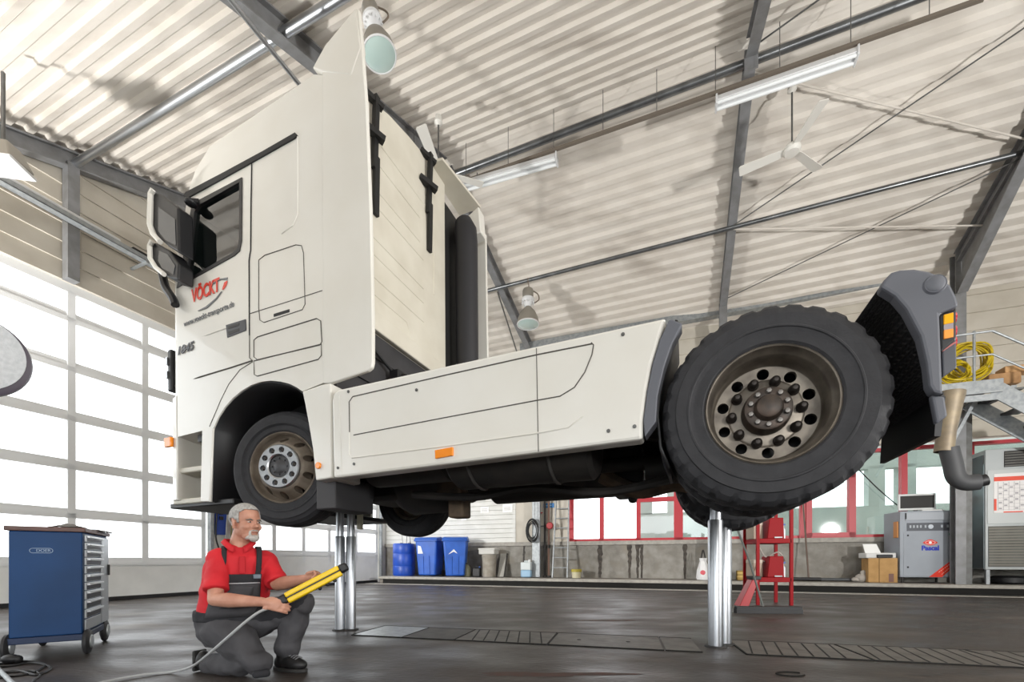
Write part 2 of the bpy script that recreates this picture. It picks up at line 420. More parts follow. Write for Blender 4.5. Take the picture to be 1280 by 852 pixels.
b = MB(); b.hexa([B(ULEFT+.02, 4.0, ZD+.1), B(ULEFT+.2, 4.0, ZD+.1), B(ULEFT+.2, 4.16, ZD+.1), B(ULEFT+.02, 4.16, ZD+.1), B(ULEFT+.02, 4.0, 7.6), B(ULEFT+.2, 4.0, 7.6), B(ULEFT+.2, 4.16, 7.6), B(ULEFT+.02, 4.16, 7.6)])
struct(b.build('pillar_gable', m_beam), 'grey steel post over the roller door')
m_dpan = M('door_panel', 'eeefed', .5, col2='e6e7e5', scale=3)
def sect_door(i, v0, v1, mull, zs, ztop, lab):
    r = bpy.data.objects.new('door_%d' % i, None); col.objects.link(r); struct(r, lab, 'door')
    b = MB(); us = ULEFT-.06
    def bl(va, vb, za, zb, t=.05, u=us):
        b.hexa([B(u-t, va, za), B(u, va, za), B(u, vb, za), B(u-t, vb, za), B(u-t, va, zb), B(u, va, zb), B(u, vb, zb), B(u-t, vb, zb)])
    for z in zs: bl(v0, v1, z-.085, z+.0); bl(v0, v1, z+.0, z+.085, .045, us-.012)
    bl(v0, v1, ztop-.03, ztop+.12)
    for v in mull: bl(v-.055, v+.055, .7, ztop)
    bl(v0, v0+.09, .7, ztop); bl(v1-.09, v1, .7, ztop)
    b.build('door_frame', m_alu, r, smooth=0)
    b = MB(); bl(v0, v1, .07, zs[0]-.06, .05); b.build('door_panel', m_dpan, r, smooth=0)
    b = MB(); bl(v0, v1, .0, .075, .045); b.build('door_seal', m_black, r, smooth=0)
    b = MB(); bl(v0+.05, v1-.05, zs[0], ztop, .006, us-.02); b.build('door_pane', m_pane, r, smooth=0)
    b = MB(); bl(v1+.02, v1+.09, 0, ztop, .1, ULEFT+.08); b.build('door_track', m_galv, r, smooth=0)
    return r
ZS = [.73, 1.59, 2.45, 3.31, 4.18, 5.04]
sect_door(1, .8, 6.45, [1.92, 3.04, 4.16, 5.28], ZS, ZD, 'glazed sectional door filling the left wall')
sect_door(2, 7.25, 12.3, [8.2, 9.15, 10.1, 11.25], [.95, 1.75, 2.6, 3.45, 4.3], ZD, 'glazed sectional door seen under the raised truck')
# ------------------------------------------------------------------ window wall (back)
def wb(b, s0, s1, z0, z1, o0, o1, m=0):
    b.mi = m
    b.hexa([W(s0, o1, z0), W(s1, o1, z0), W(s1, o0, z0), W(s0, o0, z0), W(s0, o1, z1), W(s1, o1, z1), W(s1, o0, z1), W(s0, o0, z1)])
PZ = 1.22
b = MB(); wb(b, -.3, 24, 0, PZ, -.25, .0); wb(b, -.3, 5.2, PZ, 8.6, -.25, -.2)
for sv in (5.6, 6.95, 8.3, 9.65, 11.0, 13.6, 16.2): pass
o = struct(b.build('wall_back', m_conc, smooth=0))
b = MB(); wb(b, -.1, 24, PZ, PZ+.12, -.25, .06); struct(b.build('wall_back_ledge', m_edge, bevel=.008), 'concrete ledge below the windows')
b = MB(); z = PZ+.12
while z < 7.3:
    wb(b, 0.0, 4.92, z+.004, z+.145, -.2, .02); z += .15
struct(b.build('wall_back_boards', m_cladw, smooth=0), 'white boarded wall behind the blue bins')
ZT = 3.55
b = MB(); z = ZT+.1
while z < 8.6:
    b.hexa([W(4.9, .02, z), W(24, .02, z), W(24, -.2, z), W(4.9, -.2, z), W(4.9, -.02, z+.42), W(24, -.02, z+.42), W(24, -.2, z+.42), W(4.9, -.2, z+.42)]); z += .42
struct(b.build('wall_back_cladding', m_clad, smooth=0), 'pale profiled sheeting above the windows')
m_wred = M('window_red', 'b5303a', .45)
def sx(px, py=660): return on_back(px, py)[0]
ZB = PZ+.12
def window(i, p0, p1, mull, lab, zt=ZT, trans=None, pane=m_pane, casement=None):
    s0, s1 = sx(p0), sx(p1)
    r = bpy.data.objects.new('window_%d' % i, None); col.objects.link(r); struct(r, lab, 'window')
    b = MB()
    wb(b, s0, s1, ZB, ZB+.07, -.12, .03); wb(b, s0, s1, zt-.08, zt, -.12, .03)
    for m in [s0+.06, s1-.06]+[sx(x) for x in mull]: wb(b, m-.06, m+.06, ZB, zt, -.12, .03)
    if trans:
        for a, c, z in trans: wb(b, sx(a), sx(c), z-.06, z+.06, -.11, .035)
    if casement:
        a, c, z0, z1 = casement; a, c = sx(a), sx(c)
        wb(b, a, a+.13, z0, z1, -.1, .06); wb(b, c-.13, c, z0, z1, -.1, .06); wb(b, a, c, z0, z0+.1, -.1, .06); wb(b, a, c, z1-.1, z1, -.1, .06)
    b.build('window_frame', m_wred, r, smooth=0)
    b = MB(); wb(b, s0, s1, ZB, zt, -.05, -.04); b.build('window_pane', pane, r, smooth=0)
    return r
window(1, 712, 848, [752, 798], 'red framed window band to the left of the rear lift post', trans=[(798, 848, 2.52)])
window(2, 848, 1007, [905, 955], 'red framed window band behind the rear wheel', pane=m_pane2)
window(3, 1007, 1340, [1066, 1130, 1213], 'red framed window band behind the grey tester cabinet', pane=m_pane2, casement=(1007, 1068, ZB+.03, 2.95))
b = MB(); wb(b, 4.8, sx(712), ZB, ZT+.1, -.2, .0); struct(b.build('wall_back_pier', m_clad, smooth=0), 'wall pier behind the ladder')
# neighbouring hall seen through the right-hand panes
m_nb = M('neighbour_wall', '9da5a2', .8, col2='b3b9b4', scale=.8, contrast=(.3, .7))
b = MB(); nb0 = on_back(800, 660, -6.2)[0]; wb(b, nb0, 40, -.3, 2.75, -6.4, -6.0); wb(b, nb0, 40, 4.1, 7.5, -6.4, -6.0); 
for s in (nb0, nb0+1.1, nb0+2.6, 16.5, 17.4, 25, 32): wb(b, s, s+.5, 2.7, 4.2, -6.4, -6.0)
struct(b.build('exterior_wall', m_nb, smooth=0), 'grey neighbouring hall outside the windows')
# oil runs down the plinth
m_oil = M('oil_run', '2e2822', .6, col2='4a423a', scale=12)
for (px, w_, zt_) in ((750, .20, .95), (787, .16, .95), (797, .14, 1.0), (802, .12, .96), (856, .14, 1.1), (655, .1, 1.05)):
    s = sx(px, 700); b = MB(); random.seed(px); zs_ = [PZ-(PZ-SL)*q/14 for q in range(15)]; wl_ = lambda q: w_*(.5-.28*q/14)*random.uniform(.55, 1.15); L = [W(s+wl_(q), .004, z) for q, z in enumerate(zs_)] + [W(s-wl_(q)*.9, .004, z) for q, z in reversed(list(enumerate(zs_)))]
    b.f([b.v(p) for p in L]); tag(b.build('oil_stain', m_oil, smooth=0), 'dark oil run on the plinth below the windows', 'stain', 'oil runs on the plinth')
# ================================================================== the truck on the column lift
TR0 = Vector((-2.01, 3.558, 1.047)); TROT = (0, math.radians(-.4), -YAW)
TMX = Matrix.Translation(TR0) @ Euler(TROT).to_matrix().to_4x4(); TIV = TMX.inverted()
def T(px, py, y=0.0):          # surveyed point on the truck plane y -> (s, z)
    o = TIV @ EYEV; d = TIV.to_3x3() @ ray(px, py); k = (y-o.y)/d.y
    p = o + d*k
    return (p.x, p.z)
def TL(pts, y=0.0): return [T(a, b_, y) for a, b_ in pts]
SIDE = lambda a, b_, w_: (a, w_, b_)         # polygon in (s,z), depth along y
truck = thing('truck', 'cream white tractor truck raised off the floor on the lift posts', 'truck', TR0)
truck.rotation_euler = TROT
m_cab = m_white
m_tyre = M('tyre_rubber', '262629', .75, col2='2e2e31', scale=14, bump=.15, bscale=60)
m_rim = M('rim_steel', '837b70', .42, .6, col2='5f5850', scale=9)
m_rimd = M('rim_dusty', '857b6e', .6, .3, col2='6a5f53', scale=9)
m_nut = M('nut_dark', '3a3532', .5, .6)
m_mud = M('mudguard_grey', '5d5f66', .6)
m_amber = M('amber_lens', 'f08a10', .25, coat=.5)
m_redl = M('red_lens', 'b01828', .25, coat=.5)
m_seam = M('seam_shadow', '55524c', .9)
m_seamd = M('seal_black', '232323', .7)
m_yel = M('yellow_paint', 'd9a514', .45)
YR = 2.3                                       # width of the truck
# ---- cab shell
prof = TL([(216, 547), (213, 490), (207, 487), (206.5, 412), (212, 370), (236, 238), (243, 213), (260, 180), (389, 88), (403, 90), (404.5, 478),
           (378, 489), (371, 484), (362, 479.5), (350, 476.5), (338, 475.5), (326, 477), (314, 481), (302, 488), (291, 497), (281, 508.5), (273, 521), (267, 534.5)])
s_f = min(p[0] for p in prof); z_g = T(233, 240)[1]; z_t = T(389, 88)[1]
R_C = .22
def cabdef(s, y, z):
    """rounded front corners, high roof leaning inwards"""
    ins = 0.0
    if s < s_f+R_C:
        q = (s_f+R_C-s); q = min(q, R_C*.999)
        ins += R_C - math.sqrt(R_C*R_C-q*q)
        ins *= .8
    if z > z_g: ins += .03*((z-z_g)/(z_t-z_g))**1.5
    return y + ins*(1-2*y/YR) if 0 <= y <= YR else (y+ins if y < 0 else y-ins)
def subdivide_deform(b):
    for k in range(1, 8):
        s = s_f+R_C*(1-math.cos(k*PI/16))
        bmesh.ops.bisect_plane(b.bm, geom=b.bm.verts[:]+b.bm.edges[:]+b.bm.faces[:], plane_co=(s, 0, 0), plane_no=(1, 0, 0))
    for k in range(0, 7):
        z = z_g + (z_t-z_g)*k/6.5
        bmesh.ops.bisect_plane(b.bm, geom=b.bm.verts[:]+b.bm.edges[:]+b.bm.faces[:], plane_co=(0, 0, z), plane_no=(0, 0, 1))
    for k in range(1, 8):
        bmesh.ops.bisect_plane(b.bm, geom=b.bm.verts[:]+b.bm.edges[:]+b.bm.faces[:], plane_co=(0, YR*k/8, 0), plane_no=(0, 1, 0))
    bmesh.ops.triangulate(b.bm, faces=[f for f in b.bm.faces if len(f.verts) > 4])
    zt2 = z_t
    for v in b.bm.verts:
        s, y, z = v.co
        v.co.y = cabdef(s, y, z)
        if z > z_t-.02 and s > .3: pass
        top = max(0, min(1, (z-z_g-.2)/(z_t-z_g-.2)))
        v.co.z = z + top*.42*math.sin(min(1, max(0, (v.co.y-.1)/1.4))*PI/2)**1.2
b = MB(); b.prism(prof, SIDE, 0, YR); subdivide_deform(b)
cab = b.build('cab_body', [m_cab, m_seamd], truck, smooth=30, bevel=0)
win_o = TL([(303, 222), (302.5, 300), (300, 314), (293, 320), (221, 360), (229, 325), (240, 258), (246, 252)])
win_i = TL([(300, 228), (299.5, 299), (297.5, 311), (291, 316.5), (232, 351), (236.5, 322), (243.5, 265), (249, 257)])
c = MB(); c.mi = 1; c.prism(win_i, SIDE, -.2, YR+.2); cut(cab, c)
fit = lambda off: (lambda a, b_, w_: (a, cabdef(a, 0, b_)-off+w_, b_))
b = MB(); b.ringprism(win_o, win_i, fit(.006), 0, .02); b.build('window_frame', m_black, truck, smooth=0)
m_cabglass = glass('cab_glass', tint=(.55, .66, .64), gloss=.12)
b = MB(); b.f([b.v(fit(-.02)(p[0], p[1], 0)) for p in win_i]); b.build('window_pane', m_cabglass, truck, smooth=0)
b = MB(); b.f([b.v((p[0], YR-cabdef(p[0], 0, p[1])-.03, p[1])) for p in win_i]); b.build('window_pane', m_cabglass, truck, smooth=0)
# things glimpsed through the pane: wheel, visor, seat
wx, wz = T(262, 335)
b = MB(); b.tube([(wx-.15+.07*math.sin(a), .62+.2*math.cos(a), wz-.02+.19*math.sin(a)) for a in [2*PI*i/20 for i in range(20)]], .015, closed=True)
b.cyl((wx-.15, .62, wz-.02), (wx-.35, .62, wz-.2), .03); b.build('steering_wheel', m_black, truck)
m_visor = M('sun_visor', '6d7a80', .5)
p0, p1, p2, p3 = [T(*q, .25) for q in ((252, 268), (300, 284), (300, 312), (252, 272))]
b = MB(); b.hexa([(p0[0]+.0, .2, p0[1]-.13), (p1[0]+.1, .2, p0[1]-.13), (p1[0]+.1, 1.9, p0[1]-.13), (p0[0], 1.9, p0[1]-.13),
                 (p0[0]+.02, .2, p0[1]-.02), (p1[0]+.12, .2, p0[1]-.02), (p1[0]+.12, 1.9, p0[1]-.02), (p0[0]+.02, 1.9, p0[1]-.02)])
b.build('sun_visor', m_visor, truck, bevel=.01)
# ---- seams: doors, flaps, gutter
def seam(name, pts, r=.0035, mat=m_seam, y=0.0, closed=False, lift=.001, parent=truck, n=6):
    P = [(s, cabdef(s, 0, z)+y-lift, z) for s, z in TL(pts, y)]
    b = MB(); b.tube(P, r, n=n, closed=closed); return b.build(name, mat, parent)
seam('door_seam', [(315, 197), (314, 250), (313.5, 313), (312.5, 318), (311.5, 326), (312, 419)], .006, m_seamd)
seam('door_seam', [(312, 419), (312, 447), (316, 451)], .004)
seam('door_seam', [(214, 480.5), (250, 471), (290, 459), (316, 450.5)], .006)
g = TL([(231, 246), (234, 241), (280, 217), (330, 190), (370, 167), (373, 170), (369, 174), (330, 196), (280, 224), (236, 248)])
b = MB(); b.prism(g, fit(.012), 0, .02); b.build('roof_gutter', m_seamd, truck, smooth=0)
seam('side_flap', [(323.5, 325), (331, 319), (370, 306), (377, 307), (379.5, 316), (381.5, 380), (378, 387), (330, 403), (325, 400), (323.5, 385)], .0035, closed=True)
seam('side_flap', [(317.5, 425), (322, 421), (396, 398), (401, 401), (402.5, 427), (400, 431), (322, 449.5), (317.5, 446)], .0045, m_seam, closed=True)
seam('side_flap', [(317.5, 451), (402, 430), (402, 444), (398, 449), (322, 470), (318, 468)], .0045, m_seam, closed=True)
seam('body_crease', [(312, 392), (360, 377), (403, 363)], .003)
seam('body_crease', [(372, 168), (372.5, 220), (372, 268), (366, 282), (352, 292)], .005, m_cab)
seam('body_crease', [(214, 432), (260, 418), (300, 404)], .004, m_cab)
seam('fender_seam', [(316, 452), (300, 462), (286, 480), (276, 500), (262, 533)], .003)
q = TL([(342.5, 392.5), (362, 386.5), (362, 390), (342.5, 396)]); b = MB(); b.prism(q, fit(.004), 0, .006); b.build('flap_handle', m_seamd, truck, smooth=0)
# door handle recess
q = TL([(283, 406.5), (307.5, 399), (308, 413), (284.5, 422)]); b = MB(); b.prism(q, fit(.006), 0, .008); dh = b.build('door_handle', M('handle_grey', '35383f', .4), truck, smooth=0, bevel=.002)
q = TL([(286, 408.5), (300, 404), (300, 407), (286, 411.5)]); b = MB(); b.prism(q, fit(.008), 0, .002); b.build('handle_slot', m_black, dh, smooth=0)
q = TL([(286, 415), (300, 410.5), (300, 414), (287, 419)]); b = MB(); b.prism(q, fit(.008), 0, .002); b.build('handle_slot', m_black, dh, smooth=0)
# lettering
m_letr = M('letter_red', 'e0402c', .4); m_letg = M('letter_grey', '6a6d70', .4); m_letd = M('letter_dark', '3c3c40', .4)
def lay(pa, pb, off=.004):       # lettering laid along the line pa-pb on the door
    a, c = T(*pa), T(*pb); dx, dz = c[0]-a[0], c[1]-a[1]; L = math.hypot(dx, dz); dx, dz = dx/L, dz/L
    mx_, mz_ = (a[0]+c[0])/2, (a[1]+c[1])/2
    def fn(x, y, z): 
        s, zz = mx_+dx*x-0*y, mz_+dz*x+y
        return Vector((s, cabdef(s, 0, zz)-off-z, zz))
    return fn, L
fn, L = lay((240, 371), (275, 356.5)); t_ = text('lettering', 'VÖCKT', m_letr, .165, fn, truck, squeeze=1.0, bold=.004); xs = [v.co.x for v in t_.data.vertices]
def fitw(o, L):
    xs = [v.co.x for v in o.data.vertices]; k = L/(max(xs)-min(xs)); m = (max(xs)+min(xs))/2
    for v in o.data.vertices: v.co.x = m+(v.co.x-m)*k
fitw(t_, L*1.0)
fn, L = lay((230.5, 405), (293, 380)); t_ = text('lettering', 'www.voeckt-transporte.de', m_letg, .072, fn, truck); fitw(t_, L)
fn, L = lay((222, 440), (242, 432)); t_ = text('lettering', '1845', m_letd, .1, fn, truck, bold=.003, shear=.2); fitw(t_, L)
q = TL([(278, 362), (281, 353), (284.5, 351), (283, 357), (279.5, 362)]); b = MB(); b.prism(q, fit(.005), 0, .004); b.build('lettering', m_letr, truck, smooth=0)
sw = [(247.5, 388.5), (258, 383), (270, 373), (277, 364), (277.8, 364.4), (271, 374), (259, 385), (248.5, 389)]
b = MB(); b.prism(TL(sw), fit(.005), 0, .004); b.build('lettering', m_letg, truck, smooth=0)
sw = [(262, 357), (275, 348.5), (285, 347), (284, 350), (276, 349.5), (263, 357.6)]
b = MB(); b.prism(TL(sw), fit(.005), 0, .004); b.build('lettering', m_letg, truck, smooth=0)
# ---- air deflector behind the cab + roof fin
pd = TL([(403, 88), (407, 78), (446, 11), (449, 12), (453, 60), (458, 130), (463, 260), (466, 400), (466, 452), (464.5, 459), (460, 463), (413, 479), (404.5, 479)])
pin = lambda a, b_, w_: (a, w_-.004, b_)
b = MB(); b.prism(pd, pin, 0, .035)
defl = b.build('air_deflector', m_cab, truck, smooth=20, bevel=.008)
fin = TL([(391, 86), (407, 57), (446, 10), (452, 60), (440, 95), (404, 91)])
b = MB(); b.prism(fin, lambda a, b_, w_: (a, w_-.008, b_), 0, .06); b.build('roof_fin', m_cab, truck, smooth=20, bevel=.012)
seam('fin_seam', [(417, 58), (432, 40), (444, 24)], .003, lift=.01)
fin2 = [(p[0]-.0, p[1]+.25) for p in TL([(404, 91), (446, 40), (450, 90), (404, 120)])]
b = MB(); b.prism(fin2, lambda a, b_, w_: (a, YR-.12-w_, b_), 0, .15); b.build('roof_fin', m_cab, truck, smooth=20, bevel=.012)
dz = [(.64, .9), (.93, .9), (.95, 2.0), (.93, 3.72), (.80, 3.9), (.64, 3.9)]
b = MB(); b.prism(dz, SIDE, YR-.04, YR); b.build('air_deflector', m_cab, truck, smooth=20, bevel=.008)
# ---- rear wall of the cab (domed top), ribs, sealing strips
m_rear = M('cab_rear_cream', 'd2cdbf', .45, col2='c8c2b3', scale=3)
def topz(y): 
    k = [(.1, 3.52), (.4, 3.70), (.75, 3.86), (1.1, 3.95), (1.5, 4.02), (1.9, 4.05), (2.2, 4.05)]
    for (a, za), (c, zc) in zip(k, k[1:]):
        if y <= c: return za+(zc-za)*max(0, (y-a)/(c-a))
    return k[-1][1]
zlow = 1.72
ys = [.06+.1*i for i in range(18)]
b = MB(); b.prism([(y, topz(y)) for y in ys]+[(ys[-1], zlow), (ys[0], zlow)], lambda a, b_, w_: (w_, a, b_), .60, .66); rw = b.build('cab_rear_wall', m_rear, truck, smooth=0, bevel=.02)
b = MB()
for z in (3.25, 3.0, 2.85, 2.55, 2.4, 2.2):
    n = MB.tube
    b.tube([(.66, .22, z), (.66, 1.3-.06*(z > 2.9), z)], .006, n=6)
b.tube([(.66, .22, 3.45), (.66, 1.42, 3.45), (.66, 1.5, 3.37), (.66, 1.5, 2.6)], .007, n=6)
b.tube([(.66, .12, 2.05), (.66, 1.0, 2.05), (.66, 1.06, 1.98), (.66, 1.06, 1.85)], .007, n=6)
b.build('pressed_rib', m_rear, rw)
b = MB(); b.prism([(.06, zlow), (ys[-1], zlow), (ys[-1]-.1, zlow+.17), (.06, zlow+.17)], lambda a, b_, w_: (w_, a, b_), .655, .70); b.build('rear_ledge', m_rear, truck, smooth=0, bevel=.01)
m_strip = M('strip_black', '141414', .6)
b = MB(); b.bx(.62, .70, .2, .27, 1.72, 3.5); b.build('sealing_strip', m_strip, truck)
for yy in (.5, 1.36):
    b = MB(); zt_ = topz(yy)
    b.bar((.69, yy, zt_-.62), (.72, yy, zt_+.0), .05, .04, (1, 0, 0)); b.bar((.66, yy-.1, zt_-.02), (.74, yy+.06, zt_-.06), .05, .04); b.bar((.66, yy-.12, zt_-.32), (.76, yy+.05, zt_-.36), .06, .05)
    b.bar((.68, yy+.03, zt_-1.0), (.70, yy+.02, zt_-.5), .06, .03, (1, 0, 0)); b.build('strut_bracket', m_strip, truck)
b = MB(); b.bx(.60, .66, 1.74, YR-.06, zlow-.7, 3.8); b.build('rear_recess', m_strip, truck)
# small roof-end panel on the far side
b = MB(); b.hexa([(.60, 1.45, 4.0), (.8, 1.47, 4.0), (.9, YR-.1, 4.0), (.6, YR-.1, 4.0), (.6, 1.45, 4.03), (.8, 1.47, 4.03), (.9, YR-.1, 4.03), (.6, YR-.1, 4.03)]); b.build('roof_end_panel', m_rear, truck, bevel=.005)
# intake snorkel
b = MB(); b.tube([(.84, 1.93, .9), (.84, 1.93, 3.4), (.83, 1.93, 3.55), (.80, 1.93, 3.66)], [.13, .13, .13, .1], n=18); b.build('air_intake', M('intake_black', '222226', .55), truck)
# dark lower back: bulkhead, hoses, yellow couplings
m_bulk = M('bulkhead', '3a393b', .6, col2='2f2e30', scale=4)
b = MB(); b.bx(.56, .64, .1, 2.2, .55, zlow); 
for z in (1.02, 1.25, 1.5): b.bx(.64, .66, .1, 2.2, z, z+.05)
b.build('bulkhead', m_bulk, truck, smooth=0)
b = MB(); b.bx(1.0, 1.18, .36, .52, 1.0, 1.16); b.bx(1.2, 1.36, .36, .52, 1.0, 1.16); b.bx(1.05, 1.3, .4, .48, .98, 1.18); b.build('trailer_coupling', m_yel, truck, bevel=.008)
b = MB()
for i, yy in enumerate((.75, .85, .95, 1.1)):
    b.tube(curve([(.7, yy, 1.35), (.82, yy+.02, 1.4), (.95, yy+.05, 1.2), (1.05, yy, 1.0), (1.1, yy-.1, .9)]), .02)
b.tube(curve([(.68, .2, 1.68), (.7, .7, 1.45), (.72, 1.3, 1.28), (.75, 1.8, 1.35)]), .015)
b.build('brake_hose', m_black, truck)
b = MB(); b.bx(.68, .78, .7, 1.2, 1.28, 1.45); b.build('hose_bracket', m_black, truck, bevel=.01)
# ---- step well and bumper side
m_step = M('step_cream', 'c9c5b8', .5)
ob = TL([(206.5, 500), (212, 541), (217, 548), (263, 535), (266.5, 536), (263, 626), (214, 629), (208, 626)])
zb0 = T(210, 628)[1]
s0, s1 = s_f+.02, T(264, 580)[0]; zs1 = T(214, 545)[1]; zs0 = T(214, 627)[1]
b = MB(); b.bx(s0, s1, .42, .46, zs0, zs1+.25); b.bx(s0, s0+.05, .06, .44, zs0, zs1+.3); b.build('step_well', m_step, truck, bevel=.01)
b = MB(); q = TL([(252, 537), (266.5, 533), (262, 627), (250, 627)]); b.prism(q, SIDE, .0, .07); b.build('step_side', m_cab, truck, bevel=.01)
for py in (588, 627):
    z = T(225, py)[1]
    b = MB(); b.bx(s0+.03, s1-.06, .03, .43, z-.015, z+.035); b.build('step_tread', m_step, truck, bevel=.012)
b = MB(); bz = T(208, 626)[1]
pts = [(s_f+.16, .0), (s_f+.05, .03), (s_f, .12), (s_f-.02, .3), (s_f-.02, YR-.3), (s_f, YR-.12), (s_f+.08, YR), (s_f+.5, YR), (s_f+.5, YR-.05), (s_f+.16, YR-.1), (s_f+.10, .2), (s_f+.16, .06)]
b.prism(pts, lambda a, b_, w_: (a, b_, w_), bz, T(206.5, 497)[1]); b.build('bumper', m_cab, truck, smooth=30, bevel=.01)
q0 = T(208, 553); b = MB(); b.bx(s_f-.01, s_f+.09, -.012, .02, q0[1]-.045, q0[1]+.045); b.build('side_marker', m_amber, truck, bevel=.006)
for px, py in ((229.5, 565), (229.5, 574), (215.5, 597)):
    a, c_ = T(px, py, .10); b = MB(); b.cyl((s0+.05, .1+.02*0, c_), (s0+.056, .1, c_), .014); b.build('hole_plug', m_black, truck)
z = T(262, 538)[1]; b = MB(); b.bx(T(240, 545)[0], T(263, 545)[0], .05, .4, z-.06, z+.0); b.build('step_gap', m_black, truck)
b = MB(); b.bx(s_f-.03, s_f+.85, .05, YR-.05, zb0-.05, zb0+.0); b.build('bumper_lip', m_black, truck, bevel=.01)
# corner wind deflector on the front edge
b = MB(); zA, zB_ = T(205, 486)[1], T(205, 433)[1]
b.bx(s_f-.06, s_f+.0, .05, .12, zA, zB_)
wd_ = b.build('corner_vane', m_black, truck, bevel=.012)
for k in (.3, .62):
    b = MB(); b.bx(s_f-.062, s_f-.04, .035, .06, zA+(zB_-zA)*k, zA+(zB_-zA)*(k+.18)); b.build('vane_slot', m_chrome, wd_)
# ---- wheel arch liner
cxs, czs = T(333, 583); 
ra = T(333, 476)[1]-czs
al = TL([(264, 627), (266.5, 540), (267.5, 534), (273.5, 521), (281.5, 509), (291.5, 498), (302.5, 489), (314, 482), (326, 478), (338, 476.5), (350, 477.5), (362, 480.5), (371, 485.5), (378, 491), (384, 510), (388, 535), (392, 570), (395, 600)])
b = MB(); b.grid([[(a, y, c_) for y in (.012, .55)] for a, c_ in al]); b.build('wheel_arch_liner', m_black, truck, solid=.008)
b = MB(); b.bx(-.62, .62, .5, .56, .25, .5+ra); b.build('wheel_arch_liner', m_black, truck)
# panel behind the front wheel
q = TL([(378, 489), (404, 480), (413.5, 478.5), (414.5, 597), (395, 600.5), (391, 560), (386, 530), (381, 503)])
b = MB(); b.prism(q, SIDE, -.004, .32); b.build('rear_corner_panel', m_cab, truck, smooth=0, bevel=.012)
q = T(399.5, 582); b = MB(); b.cyl((q[0], -.005, q[1]), (q[0], -.022, q[1]), .026, n=20); b.build('round_marker', m_amber, truck, bevel=.004)
# ---- side skirt
sk = TL([(416, 500), (418, 491), (424, 487), (620, 444), (833, 397.5), (824, 425), (815, 455), (808.5, 490), (804, 525), (803.5, 549), (600, 575), (418, 597.5)])
b = MB(); b.prism(sk, SIDE, -.01, .12); skirt = b.build('side_skirt', m_cab, truck, smooth=0, bevel=.018)
def sseam(pts, r=.004, mat=m_seam, y=-.0105, closed=False):
    b = MB(); b.tube([(s, y, z) for s, z in TL(pts, y)], r, n=6, closed=closed); b.build('pressed_line', mat, skirt)
sseam([(437, 540), (436.5, 502), (441, 495.5), (560, 468), (672, 443), (740, 429.5)], .0045)
sseam([(442, 543.5), (560, 521), (672, 500), (700, 495), (718, 484), (731, 465), (740, 443), (742, 431), (739, 428)], .004)
sseam([(436.5, 540), (436.5, 568), (440, 572), (560, 557), (672, 541), (710, 534), (728, 520)], .006, m_cab)
sseam([(670.5, 435), (673, 564)], .003)
sseam([(424, 494), (427, 592)], .003, m_cab)
for px, py in ((444, 580), (424, 585), (437, 490), (779, 419), (761, 539), (793.5, 533.5), (522, 488)):
    s, z = T(px, py); b = MB(); b.cyl((s, -.012, z), (s, -.016, z), .011, n=12); b.cyl((s, -.016, z), (s, -.019, z), .006, n=8); b.build('skirt_bolt', m_steel, skirt)
q = TL([(546, 563.5), (568, 559.5), (568, 570), (546.5, 574)]); b = MB(); b.prism(q, SIDE, -.028, -.008); b.build('side_marker', m_amber, truck, smooth=0, bevel=.003)
# grey edge of the front half of the rear mudguard
q = TL([(836, 401), (839, 399.5), (853, 405), (849, 413), (840, 430), (830, 460), (822, 495), (820, 527), (806, 546), (804.5, 525), (809, 490), (816, 455), (825, 425)])
b = MB(); b.prism(q, SIDE, -.01, .1); b.build('mudguard_front', m_mud, truck, smooth=0, bevel=.01)
mid = TL([(846, 404), (835, 440), (826, 480), (822, 520), (826, 560), (836, 585)], .12)
b = MB(); b.grid([[(s, y, z) for y in (.08, .35, .66)] for s, z in mid]); b.build('mudguard_liner', m_black, truck, solid=.015)
# ---- rear mudguard
om = TL([(1100, 360), (1105, 350), (1114, 341), (1124, 338), (1142, 337), (1160, 340), (1176, 347), (1188, 358), (1195, 372), (1198, 383), (1174, 393), (1176, 440), (1178, 494), (1166, 491), (1161, 482), (1158, 455), (1150, 421), (1132, 387), (1118, 371)])
b = MB(); b.prism(om, SIDE, -.01, .06); mg = b.build('rear_mudguard', m_mud, truck, smooth=0, bevel=.012)
s, z = T(1167, 357); b = MB(); b.lathe([(0, .016), (.028, .014), (.036, .008), (.04, .009), (.045, 0)], (s, -.01, z), (0, -1, 0), 24); b.build('guard_cap', m_mud, mg)
m_mesh = M('liner_mesh', '1c1c1e', .75)
def liner_rows(pts, y0, y1, ny):
    L = TL(pts, .05); rows = []
    P = curve([(a, 0, c_) for a, c_ in L], 7)
    for p in P: rows.append([(p.x, y0+(y1-y0)*j/ny, p.z) for j in range(ny+1)])
    return rows
rows = liner_rows([(1100, 361), (1118, 372), (1132, 388), (1150, 422), (1158, 456), (1162, 482), (1176, 494)], .03, .70, 1)
b = MB(); b.grid(rows); lin_ = b.build('mudguard_liner', m_mesh, truck, solid=.012)
b = MB()                                          # raised diamond texture
L_ = [(r[0][0], r[0][2]) for r in rows]
for j in range(14):
    y = .05+.63*j/13
    b.tube([(a-.006, y+.025*((i) % 2), c_-.004) for i, (a, c_) in enumerate(L_)], .006, n=4)
for i, (a, c_) in enumerate(L_):
    if i % 1 == 0: b.tube([(a-.006, .04, c_-.004), (a-.006, .69, c_-.004)], .005, n=4)
b.build('liner_texture', m_mesh, lin_, smooth=0)
q = TL([(1163, 494), (1180, 496), (1184, 520), (1170, 530)], .03); b = MB(); b.prism(q, SIDE, .02, .06); b.build('mud_flap_edge', m_mud, truck, smooth=0, bevel=.01)
q = TL([(1172, 484), (1182, 496), (1176, 545), (1168, 545)], .05); b = MB(); b.prism(q, SIDE, .05, .66); b.build('mud_flap', m_black, truck, smooth=0)
